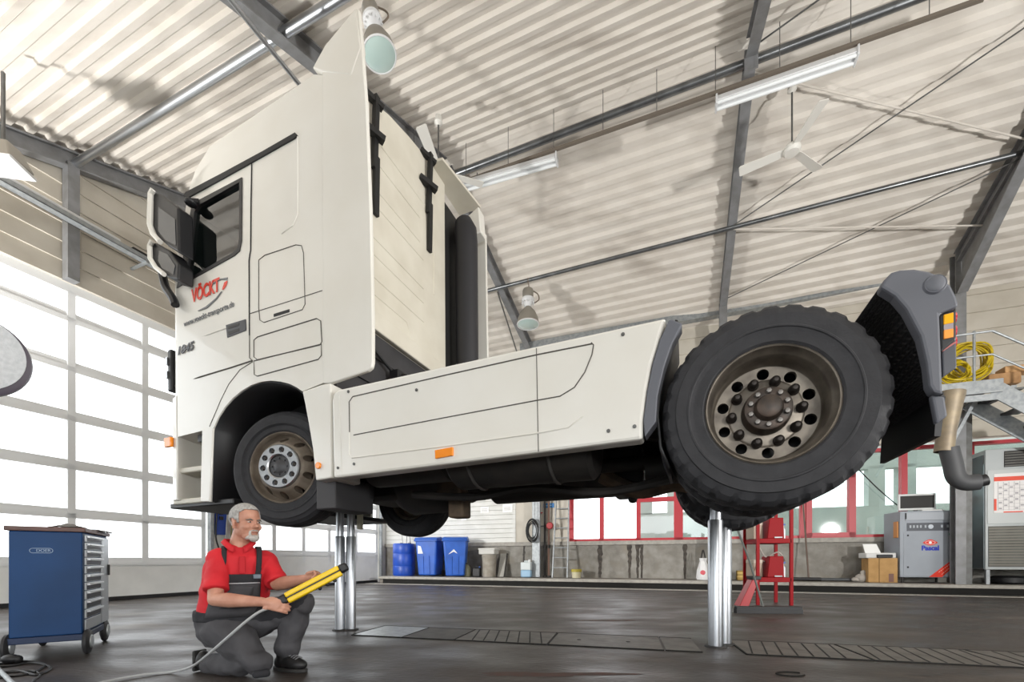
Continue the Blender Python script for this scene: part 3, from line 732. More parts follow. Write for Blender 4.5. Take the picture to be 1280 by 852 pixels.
# tail lamp
q = TL([(1174, 393.5), (1196, 385), (1196, 424), (1176, 440)]); b = MB(); b.prism(q, SIDE, .0, .34); tl = b.build('tail_lamp', m_black, truck, smooth=0, bevel=.008)
q = TL([(1179, 394), (1191, 391), (1191, 404), (1179, 406.5)]); b = MB(); b.prism(q, SIDE, -.008, .01); b.build('amber_lens', M('amber_bright', 'ffb51e', .2, coat=.6), tl, smooth=0, bevel=.003)
q = TL([(1179, 406.5), (1191, 404), (1191, 411), (1179, 413)]); b = MB(); b.prism(q, SIDE, -.006, .01); b.build('clear_lens', M('lens_clear', 'a59ba0', .2, coat=.6), tl, smooth=0)
q = TL([(1179, 413), (1191, 411), (1191, 422), (1179, 424.5)]); b = MB(); b.prism(q, SIDE, -.008, .01); b.build('amber_lens', M('amber_soft', 'ffa64e', .2, coat=.6), tl, smooth=0, bevel=.003)
for py in (391, 408, 422):
    s, z = T(1196, py); b = MB(); b.lathe([(0, .035), (.03, .028), (.042, 0)], (s-.012, .06, z), (1, 0, 0), 16); b.build('red_lens', m_redl, tl)
q = TL([(1176, 433), (1194, 424), (1195, 460), (1177, 472)], .03); b = MB(); b.prism(q, SIDE, .02, .3); b.build('lamp_bracket', M('bracket_grey', '494b52', .5), truck, smooth=0, bevel=.006)
q = TL([(1177, 437), (1194, 427), (1194, 429), (1177, 440)], .02); b = MB(); b.prism(q, SIDE, .012, .02); b.build('reflector_strip', M('reflector', 'c06a64', .4), truck, smooth=0)
# ---- chassis
def rail(y): 
    b = MB(); b.bar((-1.1, y, .78), (4.35, y, .80), .08, .28); b.build('frame_rail', m_dark, truck, smooth=0)
rail(.80); rail(1.55)
for s in (.7, 1.7, 2.7, 4.3):
    b = MB(); b.bx(s-.06, s+.06, .8, 1.55, .68, .9); b.build('cross_member', m_dark, truck, smooth=0)
b = MB(); b.lathe([(0, 0), (.24, 0), (.27, .03), (.27, 1.05), (.24, 1.08), (0, 1.08)], (1.55, .42, .52), (1, 0, 0), 28); b.build('fuel_tank', m_dark, truck)
b = MB(); b.lathe([(0, 0), (.2, 0), (.23, .03), (.23, .75), (.2, .78), (0, .78)], (.75, .40, .55), (1, 0, 0), 28); b.build('air_tank', m_dark, truck)
for s in (1.75, 2.35):
    b = MB(); b.tube([(s, .42+.275*math.cos(a), .52+.275*math.sin(a)) for a in [2*PI*i/24 for i in range(24)]], .012, closed=True); b.build('tank_strap', M('strap_dark', '4a4846', .6, .3), truck)
b = MB(); b.lathe([(0, 0), (.27, 0), (.31, .04), (.31, 1.36), (.27, 1.4), (0, 1.4)], (1.2, 1.85, .64), (1, 0, 0), 28); b.build('fuel_tank', m_dark, truck)
b = MB(); b.lathe([(0, 0), (.22, .0), (.28, .12), (.27, .5), (.2, .7), (.12, .9), (0, .9)], (.5, 1.18, .45), (1, 0, 0), 20); b.bx(-.6, .5, .95, 1.4, .42, .95); b.build('gearbox', m_dark, truck)
b = MB(); b.cyl((1.2, 1.18, .5), (3.3, 1.18, .5), .06); b.build('drive_shaft', m_dark, truck)
b = MB(); b.cyl((0, .45, .45), (0, 1.9, .45), .07); b.bx(-.12, .12, .85, 1.5, .36, .5); b.build('front_axle', m_dark, truck)
b = MB(); b.cyl((3.6, .6, .52), (3.6, 1.75, .52), .1); b.ell((3.6, 1.18, .5), (.26, .22, .28)); b.build('rear_axle', m_dark, truck)
for yy in (.8, 1.55):
    b = MB(); b.lathe([(0, 0), (.12, 0), (.15, .05), (.12, .1), (.15, .16), (.12, .22), (0, .22)], (3.25, yy, .52), (0, 0, 1), 18); b.build('air_spring', m_rubber, truck)
    b = MB(); b.bar((2.9, yy, .62), (4.0, yy, .40), .09, .05); b.build('spring_arm', m_dark, truck)
m_brk = M('brake_dusty', '6b5a48', .8, col2='4a4038', scale=8)
b = MB(); b.lathe([(0, 0), (.08, 0), (.09, .1), (.07, .18), (0, .18)], (3.15, .78, .35), (1, 0, 0), 14); b.build('brake_cylinder', m_brk, truck)
b = MB(); b.bx(.42, .62, .1, .55, .12, .38); b.build('battery_tray', M('tray_grey', '3c3b3d', .7), truck, bevel=.01)
b = MB(); b.bx(1.05, 1.3, .9, 1.1, .3, .55); b.bx(1.14, 1.3, .95, 1.12, .1, .3); b.build('silencer_box', m_brk, truck, bevel=.02)
b = MB(); b.tube(curve([(.9, .75, .3), (1.5, .8, .25), (2.0, .85, .3), (2.6, .8, .22), (3.1, .9, .3)]), .035); b.build('brake_line', m_dark, truck)
b = MB(); b.tube(curve([(2.5, 1.3, .45), (2.8, 1.35, .3), (3.1, 1.3, .33), (3.3, 1.2, .28)]), .07); b.build('exhaust_pipe', m_brk, truck)
b = MB(); b.bx(2.55, 2.85, 1.4, 1.9, .3, .7); b.bx(2.7, 2.78, 1.5, 1.6, .22, .3); b.build('valve_block', m_dark, truck, bevel=.03)
b = MB(); b.cyl((2.9, 1.05, .42), (3.3, 1.05, .42), .13, n=20); b.build('air_tank', m_dark, truck)
b = MB(); b.bx(.1, 1.2, .95, 1.5, .3, .55); b.build('oil_pan', m_dark, truck, bevel=.05)
b = MB(); b.bx(.65, 3.1, .1, 2.2, .92, .95); b.build('deck_plate', m_dark, truck, smooth=0)
b = MB(); b.bx(2.95, 4.2, .75, 1.6, .95, 1.0); b.bx(3.3, 3.9, .85, 1.5, 1.0, 1.12); b.build('fifth_wheel', m_dark, truck, bevel=.01)
b = MB(); b.hexa([(.66, YR-.12, .66), (2.7, YR-.12, .66), (2.7, YR, .66), (.66, YR, .66), (.66, YR-.12, .98), (2.7, YR-.12, 1.0), (2.7, YR, 1.0), (.66, YR, .98)]); b.build('side_skirt', m_cab, truck, bevel=.01)
# ---- wheels
def tyre(b, R, rr, w, y0, n=180, notch=.012, front=False):
    sh = .03
    prof = [(rr, .02), (rr+.02, .0), (rr+.06, .004), ((R+rr)/2-.03, -.004), ((R+rr)/2-.026, -.010), ((R+rr)/2-.018, -.010), ((R+rr)/2-.014, -.005), ((R+rr)/2+.04, -.006), (R-.07, .004), (R-.03, .02), (R-.006, .05), (R, .075)]
    prof += [(R, w*.35), (R-.012, w*.36), (R-.012, w*.39), (R, w*.40), (R, w*.6), (R-.012, w*.61), (R-.012, w*.64), (R, w*.65)] 
    prof += [(R, w-.075), (R-.006, w-.05), (R-.03, w-.02), (R-.07, w-.004), ((R+rr)/2, w), (rr, w-.02)]
    m = len(prof)
    def rad(k, i):
        if notch and k in (9, 10, 11, m-6, m-5) and i % 6 in (0, 1): return -notch
        return 0
    b.lathe(prof, (0, y0, 0), (0, 1, 0), n, closed=True, radial=rad)
def wheel(name, s, z, y0, R, kind):
    e = MB(); tyre(e, R, .30, .305, y0, notch=.014 if kind == 'rear' else 0)
    o = e.build(name+'_tyre', m_tyre, truck, smooth=25); o.location = (s, 0, z); o.name = 'tyre'
    return o
wr = T(965, 504); Zr_ = .525
def rear_wheel(flip=False):
    R = .528
    hw = bpy.data.objects.new('rear_wheel', None); col.objects.link(hw); hw.parent = truck; hw.location = (3.6, 0, wr[1])
    e = MB(); tyre(e, R, .30, .305, 0.0, notch=.011); e.build('tyre', m_tyre, hw, smooth=25)
    e = MB(); tyre(e, R, .30, .305, .345, notch=.011); e.build('tyre', m_tyre, hw, smooth=25)
    e = MB(); e.lathe([(.306, .03), (.309, .012), (.302, .004), (.296, .008), (.290, .03), (.278, .05), (.272, .06), (.268, .13), (.262, .158), (.255, .165),
                       (.185, .168), (.178, .163), (.172, .161), (.11, .160), (.11, .19), (.27, .19), (.285, .06)], (0, 0, 0), (0, 1, 0), 64, closed=True)
    r = e.build('rim', m_rim, hw, smooth=30); 
    c = MB()
    for k in range(10):
        a = 2*PI*(k+.5)/10+.05; x, y = .216*math.cos(a), .216*math.sin(a)
        c.lathe([(0, -.05), (.030, -.05), (.030, .1), (0, .1)], (x, .17, y), (0, 1, 0), 16)
    cut(r, c)
    e = MB(); e.lathe([(.24, .2), (.24, .3), (0, .3), (0, .2)], (0, 0, 0), (0, 1, 0), 32); e.build('brake_drum', m_black, hw)
    for k in range(10):
        a = 2*PI*k/10+.05; x, y = .1675*math.cos(a), .1675*math.sin(a)
        e = MB(); e.lathe([(.028, .161), (.028, .152), (.024, .148), (.0225, .118), (.017, .11), (.011, .104), (0, .102)], (x, 0, y), (0, 1, 0), 14); e.build('wheel_nut', m_nut, hw)
    e = MB(); e.lathe([(.12, .161), (.12, .12), (.115, .1), (.112, .07), (.106, .066), (.07, .066), (.062, .052), (.058, .03), (.05, .024), (0, .022)], (0, 0, 0), (0, 1, 0), 40)
    h = e.build('hub', M('hub_dark', '38332f', .5, .4, col2='55483f', scale=14), hw)
    for k in range(10):
        a = 2*PI*k/10+.3; x, y = .088*math.cos(a), .088*math.sin(a)
        e = MB(); e.lathe([(.015, .068), (.015, .052), (.012, .048), (0, .046)], (x, 0, y), (0, 1, 0), 6); e.build('hub_bolt', M('bolt_worn', '7c7874', .45, .6), hw)
    return r
rear_wheel()
def front_wheel():
    R = .5
    zc = T(333, 582, .06)[1]; sc_ = 0.0; ST = math.radians(15)
    hubp = bpy.data.objects.new('front_wheel', None); col.objects.link(hubp); hubp.parent = truck; hubp.location = (.0, .09, zc); hubp.rotation_euler = (0, 0, ST)
    e = MB(); tyre(e, R, .30, .30, .06, notch=0); o = e.build('tyre', m_tyre, hubp, smooth=25)
    e = MB(); e.lathe([(.305, .09), (.308, .07), (.300, .064), (.294, .07), (.286, .1), (.276, .13), (.268, .14), (.255, .12), (.235, .085), (.215, .055), (.198, .042), (.19, .04), (.08, .04), (.08, .12), (.27, .2), (.288, .12)], (0, 0, 0), (0, 1, 0), 64, closed=True)
    r = e.build('rim', m_rimd, hubp, smooth=30)
    c = MB()
    for k in range(10):
        a = 2*PI*(k+.5)/10; x, y = .238*math.cos(a), .238*math.sin(a)
        c.lathe([(0, -.1), (.029, -.1), (.029, .12), (0, .12)], (x, .1, y), (0, 1, 0), 16)
    cut(r, c)
    e = MB(); e.lathe([(.26, .19), (.26, .3), (0, .3), (0, .19)], (0, 0, 0), (0, 1, 0), 32); e.build('brake_drum', m_black, hubp)
    e = MB(); e.lathe([(.095, .04), (.095, .022), (.105, .014), (.178, .012), (.186, .02), (.188, .05), (.1, .05)], (0, 0, 0), (0, 1, 0), 48, closed=True); g = e.build('wheel_ring', m_chrome, hubp)
    c = MB()
    for k in range(10):
        a = 2*PI*k/10+.1; x, y = .142*math.cos(a), .142*math.sin(a)
        c.lathe([(0, -.05), (.025, -.05), (.025, .0335), (0, .0335)], (x, 0, y), (0, 1, 0), 18)
    g.location = (0, 0, 0); cut(g, c)
    for k in range(10):
        a = 2*PI*k/10+.1; x, y = .142*math.cos(a), .142*math.sin(a)
        e = MB(); e.lathe([(.02, .04), (.018, .022), (.012, .016), (0, .015)], (x, 0, y), (0, 1, 0), 8); e.build('wheel_nut', m_nut, hubp)
    e = MB(); e.lathe([(.095, .05), (.092, .03), (.08, .026), (.06, .03), (.035, .018), (0, .016)], (0, 0, 0), (0, 1, 0), 32)
    for k in range(8):
        a = 2*PI*k/8; e.lathe([(.009, .03), (.008, .018), (0, .017)], (.07*math.cos(a), 0, .07*math.sin(a)), (0, 1, 0), 6)
    e.build('hub', M('hub_grey', '4a4a4c', .45, .5), hubp)
    q = [(.255*math.cos(a), .255*math.sin(a)) for a in (-.28, -.2, -.12)]+[(.225*math.cos(a), .225*math.sin(a)) for a in (-.12, -.28)]
front_wheel()
for s, R, ys_ in ((0, .5, (YR-.36,)), (3.6, .517, (YR-.305, YR-.65))):
    for y0 in ys_:
        e = MB(); tyre(e, R, .30, .305, y0, notch=0 if s == 0 else .014); o = e.build('tyre', m_tyre, truck, smooth=25); o.location = (s, 0, T(333, 582, .06)[1] if s == 0 else wr[1])
        e = MB(); e.lathe([(.305, .05), (.27, .06), (.25, .16), (0, .16), (0, .18), (.26, .18), (.305, .25)], (0, y0, 0), (0, 1, 0), 40); o = e.build('rim', m_rimd, truck); o.location = (s, 0, T(333, 582, .06)[1] if s == 0 else wr[1])
# ---- mirrors
def mir(pts, y, w0, w1, name, mat, bev=.01):
    b = MB(); b.prism(TL(pts, y), SIDE, y+w0, y+w1); return b.build(name, mat, truck, smooth=0, bevel=bev)
YM = -.12
mh = mir([(196, 246), (199, 243), (207, 246), (227, 262), (228, 318), (214, 310), (200, 297), (195, 285)], YM, -.03, .10, 'mirror_housing', m_black, .015)
b = MB(); b.tube([(s, YM-.05, z) for s, z in TL([(199, 242.5), (196, 248), (195, 285), (199, 297), (208, 307)], YM)], .022, n=8); b.build('mirror_cover', m_white, mh)
m_mirr = M('mirror_face', '272d33', .25, .2)  # reflection of the dark interior is put into this base colour
q = TL([(203, 262), (224, 277), (225, 310), (212, 303), (203, 292)], YM); b = MB(); b.prism(q, SIDE, YM-.034, YM-.03); b.build('mirror_glass', m_mirr, mh, smooth=0)
mh2 = mir([(194, 308), (198, 305), (216, 315), (228, 332), (227, 352), (217, 350), (203, 340), (195, 328)], YM, -.03, .1, 'mirror_housing', m_black, .015)
b = MB(); b.tube([(s, YM-.05, z) for s, z in TL([(198, 306), (195, 312), (195.5, 327), (203, 339), (213, 347)], YM)], .02, n=8); b.build('mirror_cover', m_white, mh2)
q = TL([(204, 316), (215, 321), (224, 335), (222, 346), (208, 338), (203, 329)], YM); b = MB(); b.prism(q, SIDE, YM-.034, YM-.03); b.build('mirror_glass', m_mirr, mh2, smooth=0)
b = MB(); P = [(s, YM+.08, z) for s, z in TL([(209, 345), (213, 362), (222, 376), (225, 384)], 0)]; b.tube(curve(P), .035, n=8); P = [(s, -.02, z) for s, z in TL([(226, 240), (236, 245), (242, 243)], 0)]; b.build('mirror_arm', m_black, truck)
s, z = T(231, 248, -.1); b = MB(); b.ell((s, -.05, z), (.05, .05, .03)); b.bar((s, -.08, z), (s+.02, .05, z+.08), .03, .03); b.build('mirror_arm', m_black, truck)
b = MB(); P = TL([(238, 303), (242, 305), (243, 312), (242, 340)], .18); b.tube([(s, .18, z) for s, z in P], .012); b.build('grab_handle', m_black, truck)
# ================================================================== column lift
def lift(name, c, r, z1, z2, lab, spread):
    t = thing('lift_post', lab, 'lift post', (c[0], c[1], 0), 0, 'posts of the in-floor lift')
    for i, (dx, dy) in enumerate(spread):
        b = MB(); b.lathe([(0, 0), (r, 0), (r, z1-.01), (r-.004, z1), (0, z1)], (dx, dy, 0), (0, 0, 1), 32); b.build('cylinder', m_chrome, t)
        b = MB(); b.lathe([(0, z1), (r*.78, z1), (r*.78, z2), (0, z2)], (dx, dy, 0), (0, 0, 1), 32); b.build('piston', m_chrome, t)
        b = MB(); b.lathe([(r, 0), (r+.03, 0), (r+.025, .012), (r, .015)], (dx, dy, 0), (0, 0, 1), 32, closed=True); b.build('floor_collar', m_dark, t)
    return t
lf = lift('f', (-1.81, 4.70), .052, 1.02, 1.335, 'polished twin lift post beneath the front axle, beside the kneeling person', ((-.062, 0), (.047, .03)))
b = MB(); b.bx(-.17, .2, -.3, .2, 1.335, 1.375); b.build('lift_head', M('dusty_steel', '6e6960', .7, .3, col2='4c4842', scale=9), lf, bevel=.006)
b = MB(); b.bx(.13, .17, -.02, .06, 1.1, 1.335); b.build('guide_bar', M('cream_bar', 'c9c6b0', .6), lf)
lr = lift('r', (1.80, 3.80), .062, 1.115, 1.5, 'polished twin lift post beneath the rear axle', ((-.01, 0), (.125, .12)))
b = MB(); b.bx(-.12, .25, -.15, .3, 1.42, 1.5); b.build('lift_head', m_dark, lr, bevel=.006)
# ---- trench covers in the floor
m_tread = M('tread_plate', '8f9496', .32, .6, col2='72777a', scale=16, bump=.3, bscale=30)
m_cov = M('cover_concrete', '55514c', .6, col2='3f3c38', scale=7, bump=.25, bscale=18)
m_cov2 = M('cover_ribbed', '6d6862', .55, col2='524d48', scale=5, bump=.2, bscale=14)
TD = Vector((.969, -.247, 0)); TN = Vector((.247, .969, 0)); T0 = Vector((-1.577, 4.366, 0))
xs_ = [(-.05, .50), (.51, 1.05), (1.06, 1.95), (1.96, 2.95), (2.96, 3.55), (3.58, 4.45), (4.46, 5.4), (5.41, 6.6)]
labs = ['bright tread-plate cover set in the floor right beside the front lift post', 'dark rough floor cover next to the bright tread plate', 'ribbed floor cover with slanted grooves between the dark cover and the plain covers',
        'plain worn floor cover with two round finger holes', 'small floor cover left of the rear lift post', 'ribbed floor cover just right of the rear lift post', 'ribbed grey floor cover in front of the red rack, second right of the rear post', 'worn ribbed floor cover at the right edge']
for i, ((a, c_), lab) in enumerate(zip(xs_, labs)):
    m = m_tread if i == 0 else (m_cov if i in (1,) else m_cov2)
    if i == 4: c_ = 3.25
    t = thing('floor_cover', lab, 'floor cover', T0+TD*a, math.atan2(TD.y, TD.x), 'covers of the floor trench')
    L = c_-a; w_ = .64
    b = MB(); b.bx(.004, L-.004, .0, w_, -.004, .006); b.build('cover_plate', m, t, bevel=.003)
    if i in (2, 5, 6, 7):
        n = int(L/.1)
        b = MB()
        for k in range(1, n):
            x = L*k/n; b.bar((x-.06 if i > 2 else x+.06, .03, .0065), (x+.06 if i > 2 else x-.06, w_-.03, .0065), .012, .003)
        b.build('cover_groove', m_gap, t, smooth=0)['kind'] = 'stuff'
    if i == 3:
        for x in (.25, .7):
            b = MB(); b.cyl((x, .3, .0), (x, .3, .0075), .02, n=14); b.build('finger_hole', m_gap, t)
    b = MB(); b.bar((-.0, 0, .004), (L, 0, .004), .018, .008); b.bar((0, w_, .004), (L, w_, .004), .014, .008)
    if i != 4: b.bar((0, 0, .004), (0, w_, .004), .014, .008)
    b.build('cover_frame', m_gap, t, smooth=0)
# ================================================================== tool cart
m_blue = M('cart_blue', '143f70', .5, col2='113862', scale=2, spec=.3)
m_brown = M('worktop_brown', '6a4a42', .5, col2='54403a', scale=8)
m_cgrey = M('cart_grey', 'b3b8bb', .35, .5)
P0, P1 = Vector((-3.79, 3.25)), Vector((-3.45, 3.47)); dv = (P1-P0); Wd = dv.length; ang = math.atan2(dv.y, dv.x)
cart = thing('tool_cart', 'blue steel tool trolley with a brown worktop and grey drawers', 'tool trolley', (P0.x, P0.y, 0), ang)
Dp = .80                                        # local x: narrow blue side, local y: away
b = MB(); b.bx(0, Wd, 0, Dp, .17, .985); cb = b.build('carcass', m_blue, cart, bevel=.008)
b = MB(); b.bx(-.02, Wd+.02, -.02, Dp+.02, .985, 1.02); b.build('worktop', m_brown, cart, bevel=.006)
b = MB(); b.bx(-.01, Wd+.01, -.01, Dp+.01, .12, .17); b.build('base_frame', M('cart_navy', '14284a', .5), cart, bevel=.006)
m_dh = M('drawer_light', 'cfd3d6', .3, .4)
zt = .965; nd = 10; hs = [.055]*3+[.062]*4+[.07]*3
for k in range(nd):
    z1_ = zt; zt -= hs[k]+.006
    b = MB(); b.bx(Wd, Wd+.012, .05, Dp*.66, zt+.006, z1_); d = b.build('drawer', m_dh if k % 1 == 0 else m_cgrey, cart, bevel=.003)
    b = MB(); b.bx(Wd+.012, Wd+.035, .07, Dp*.64, z1_-.022, z1_-.006); b.build('drawer_handle', M('handle_bright', 'e2e5e8', .3, .3), d, bevel=.003)
    b = MB(); b.bx(Wd+.012, Wd+.0135, .07, Dp*.64, zt+.01, z1_-.026); b.build('drawer_recess', m_black, d)
b = MB(); b.bx(Wd, Wd+.014, Dp*.68, Dp-.01, .19, .965); dr = b.build('door', m_cgrey, cart, bevel=.004)
b = MB(); b.bx(Wd+.014, Wd+.03, Dp*.68+.2, Dp*.68+.22, .62, .72); b.build('door_latch', m_dark, dr, bevel=.003)
b = MB(); b.bx(Wd, Wd+.012, .05, Dp*.66, .19, zt-.004); b.build('drawer', m_cgrey, cart, bevel=.003)
for (x, y) in ((-.02, .05), (Wd+.02, .05), (Wd+.0, Dp-.08), (-.0, Dp-.08)):
    b = MB(); b.lathe([(.0, -.022), (.055, -.022), (.088, -.018), (.1, -.008), (.1, .008), (.088, .018), (.055, .022), (0, .022)], (x, y, .1), (1, 0, 0), 28); wh = b.build('castor_wheel', m_rubber, cart)
    b = MB(); b.lathe([(0, -.03), (.05, -.03), (.055, -.02), (.055, .02), (.05, .03), (0, .03)], (x, y, .1), (1, 0, 0), 20); b.build('wheel_hub', m_cgrey, wh)
m_lw = M('logo_pale', '9fb3c8', .5)
lx, lz = Wd*.43, .835
b = MB(); b.tube([(lx+sx_*(.045)+.018*math.cos(a), -.002, lz+.018*math.sin(a)) for sx_, rg in ((1, range(-8, 9)), (-1, range(8, 25))) for a in [PI*k/16 for k in rg]], .0022, n=4, closed=True); b.build('badge_outline', m_lw, cb)
t_ = text('badge_lettering', 'DOER', m_lw, .03, lambda x, y, z: Vector((lx+.012+x, -.002-z, lz+y)), cb)
# clutter on the cart
def on_cart(x, y, z=1.02): return Vector((P0.x, P0.y, 0)) + Matrix.Rotation(ang, 3, 'Z') @ Vector((x, y, z))
m_rag = M('rag_grey', '8d8a86', .9, col2='6b6864', scale=12)
b = MB(); random.seed(3)
rows = []
for i in range(9):
    rows.append([(i*.022-.09, j*.022-.09, .012+.05*abs(math.sin(i*1.3+j*.9))*math.exp(-((i-4)**2+(j-4)**2)/10)) for j in range(9)])
b.grid(rows); o = b.build('rag', m_rag, solid=.006, sub=1); o.location = on_cart(.27, .25); tag(o, 'crumpled grey rag on the tool trolley near its right edge', 'rag')
for i, (x, y, l, a, lab) in enumerate(((.33, .45, .2, 1.2, 'grey spanner lying on the trolley behind the rag'), (.12, .4, .24, .4, 'long steel bar lying on the trolley, left of the rag'))):
    t = thing('hand_tool', lab, 'tool', on_cart(x, y), ang+a)
    b = MB(); b.bx(-l/2, l/2, -.012, .012, .0, .016); b.lathe([(.012, 0), (.026, 0), (.026, .02), (.012, .02)], (l/2, 0, 0), (0, 0, 1), 16, closed=True); b.lathe([(.01, 0), (.022, 0), (.022, .018), (.01, .018)], (-l/2, 0, 0), (0, 0, 1), 16, closed=True); b.build('tool_body', m_galv, t, bevel=.003)
t = thing('cloth', 'flat grey cloth hanging over the drawer side of the trolley', 'cloth', on_cart(Wd-.03, .55), ang)
b = MB(); b.grid([[(-.06, y, .006+.006*math.sin(y*60)) for y in [k*.03-.15 for k in range(11)]], [(.05, y, .008) for y in [k*.03-.15 for k in range(11)]], [(.09, y, -.005+.006*math.sin(y*50)) for y in [k*.03-.15 for k in range(11)]]]); b.build('cloth_sheet', m_rag, t, solid=.005)
# ---- cables on the floor, lower left
m_cabk = M('cable_black', '1b1b1c', .5); m_cabg = M('cable_grey', '9b9b9a', .5)
def cable(name, pix, r, mat, lab, cat='cable', z=None, group=None):
    pts = [on_floor(a, c_, r) for a, c_ in pix]
    b = MB(); b.tube(curve(pts, 7), r, n=8); return tag(b.build(name, mat), lab, cat, group)
cable('cable', [(-40, 836), (10, 832), (38, 828), (55, 830), (63, 835), (45, 843), (20, 838), (-20, 846), (-50, 850)], .008, m_cabk, 'black cable loop in front of the left castor of the tool trolley')
cable('cable', [(-30, 850), (5, 846), (35, 842), (50, 836), (56, 829), (30, 826), (0, 829), (-30, 830)], .007, m_cabk, 'thin black cable lying nearest the trolley castor')
cable('cable', [(38, 858), (42, 850), (50, 843), (40, 838), (10, 840), (-20, 838)], .006, m_cabk, 'black cable running out of the picture at the lower left')
b = MB(); b.tube([on_floor(-12, 826, .03), on_floor(18, 856, .02)], .013, n=10); tag(b.build('rod', m_galv), 'pale metal rod lying across the black cables', 'rod')
b = MB(); b.ell((0, 0, .035), (.06, .04, .035)); b.ell((.04, .01, .03), (.03, .03, .03)); b.bx(-.09, -.03, -.015, .015, .015, .045); o = b.build('plug_block', m_black); o.location = on_floor(13, 829); tag(o, 'black plug block among the cables by the trolley castor', 'plug')
# ================================================================== lamps, fans, tubes under the roof
m_lampw = M('lamp_white', 'd9dadb', .4); m_lglass = M('lamp_glass', 'b9cfca', .12, coat=.8); m_lgrey = M('lamp_grey', '9a958c', .45, .4)
def hid(loc, k, lab, rx=0, ry=0, cord=None):
    t = thing('high_bay_lamp', lab, 'lamp', loc, 0, 'high bay lamps'); t.rotation_euler = (rx, ry, 0)
    b = MB(); b.lathe([(.0, .0), (.1*k, 0), (.11*k, -.03*k), (.11*k, -.15*k), (.09*k, -.17*k), (0, -.17*k)], n=28); b.build('ballast_housing', m_lgrey, t)
    b = MB(); b.lathe([(.07*k, -.17*k), (.13*k, -.19*k), (.13*k, -.23*k), (.08*k, -.30*k), (.06*k, -.36*k), (.03*k, -.36*k), (.03*k, -.18*k)], n=28, closed=True)
    for i in range(14):
        a = 2*PI*i/14; b.bar((.08*k*math.cos(a), .08*k*math.sin(a), -.2*k), (.125*k*math.cos(a), .125*k*math.sin(a), -.29*k), .008*k, .02*k)
    b.build('cooling_collar', m_lampw, t)
    b = MB(); b.lathe([(.05*k, -.34*k), (.08*k, -.38*k), (.15*k, -.46*k), (.205*k, -.58*k), (.225*k, -.70*k), (.22*k, -.70*k), (.2*k, -.58*k), (.14*k, -.47*k), (.05*k, -.4*k)], n=36, closed=True); b.build('reflector', m_lgrey, t)
    b = MB(); b.lathe([(.222*k, -.70*k), (.2*k, -.715*k), (.1*k, -.735*k), (0, -.74*k)], n=36); b.build('lamp_lens', m_lglass, t)
    b = MB(); b.tube([(.218*k*math.cos(2*PI*i/32), .218*k*math.sin(2*PI*i/32), -.705*k) for i in range(32)], .012*k, closed=True); b.build('lens_rim', m_lampw, t)
    b = MB(); b.tube(curve([(.02, 0, 0), (.02, 0, .1), (0, 0, .2), (0, 0, .3)], 4), .012); b.tube(curve([(.09*k, 0, -.02), (.2*k, .02, -.08*k), (.22*k, 0, -.2*k), (.13*k, 0, -.27*k)], 6), .012*k); b.build('cable', M('cable_brown', '75695c', .6), t)
    return t
hid(at(462, 8, 5.2), .88, 'large grey bell lamp hanging behind the top of the cab', math.radians(-2), math.radians(-12))
hid(at(660, 362, 11.0), 1.25, 'small bell lamp hanging below the far roof tube')
def tube_light(pa, pb, z, lab):
    a, c_ = on_floor(pa[0], pa[1], z), on_floor(pb[0], pb[1], z)
    c0 = (a+c_)/2; d = c_-a; L = d.length
    t = thing('tube_lamp', lab, 'lamp', c0, math.atan2(d.y, d.x), 'tube lamps on the trunking')
    b = MB(); b.prism([(-.09, -.05), (.09, -.05), (.06, .05), (-.06, .05)], lambda a_, b_, w_: (w_, a_, b_), -L/2, L/2); b.build('lamp_body', m_lampw, t, bevel=.01)
    for y in (-.055, .055):
        b = MB(); b.cyl((-L/2+.03, y, -.07), (L/2-.03, y, -.07), .026, n=16); b.build('tube', M('tube_glass', 'eef1f2', .25), t)
    for x in (-L/2, L/2-.03):
        b = MB(); b.bx(x, x+.03, -.1, .1, -.1, .05); b.build('end_cap', m_lampw, t, bevel=.01)
    for x in (-L*.35, L*.35):
        b = MB(); b.cyl((x, 0, .05), (x, 0, .16), .01); b.build('hanger', m_steel, t)
    return t
ZL = 8.2
tube_light((894, 128), (1072, 67), ZL, 'long white tube lamp hanging right of the middle rafter')
tube_light((580, 231), (697, 197), ZL, 'white tube lamp beyond the cab, left of the middle rafter')
m_trunk = M('trunking_brown', '6f665c', .6)
b = MB(); a, c_ = on_floor(560, 234, 8.3), on_floor(1230, -2, 8.3); b.bar(a, c_, .045, .05); tr = b.build('cable_trunking', m_trunk); tag(tr, 'brown cable trunking carrying the tube lamps below the ridge tube', 'trunking')
for k in range(9):
    p = a.lerp(c_, .05+.11*k); b = MB(); b.cyl(p, p+Vector((0, 0, .75)), .006, n=6); b.build('hanger', m_steel, tr)
m_fan = M('fan_white', 'e6e4dd', .35)
def fan(loc, drop, lab, phase):
    t = thing('ceiling_fan', lab, 'fan', loc, 0, 'ceiling fans')
    b = MB(); b.cyl((0, 0, .1), (0, 0, drop), .014); b.build('down_rod', m_steel, t)
    b = MB(); b.lathe([(0, drop), (.05, drop), (.07, drop-.12), (.02, drop-.16), (0, drop-.16)], n=20); b.build('canopy_cup', m_fan, t)
    b = MB(); b.lathe([(0, .1), (.04, .1), (.1, .06), (.13, .02), (.13, -.03), (.1, -.06), (0, -.07)], n=28); b.build('motor_housing', m_fan, t)
    for k in range(3):
        a = phase+2*PI*k/3; R_ = Matrix.Rotation(a, 3, 'Z')
        b = MB(); pts = [(.1, -.045), (.2, -.065), (.77, -.085), (.79, -.07), (.79, .07), (.77, .085), (.2, .065), (.1, .045)]
        b.prism(pts, lambda x, y, w_: R_ @ Vector((x, y, w_+y*.22)), -.006, .006); b.build('fan_blade', m_fan, t, smooth=0)
    return t
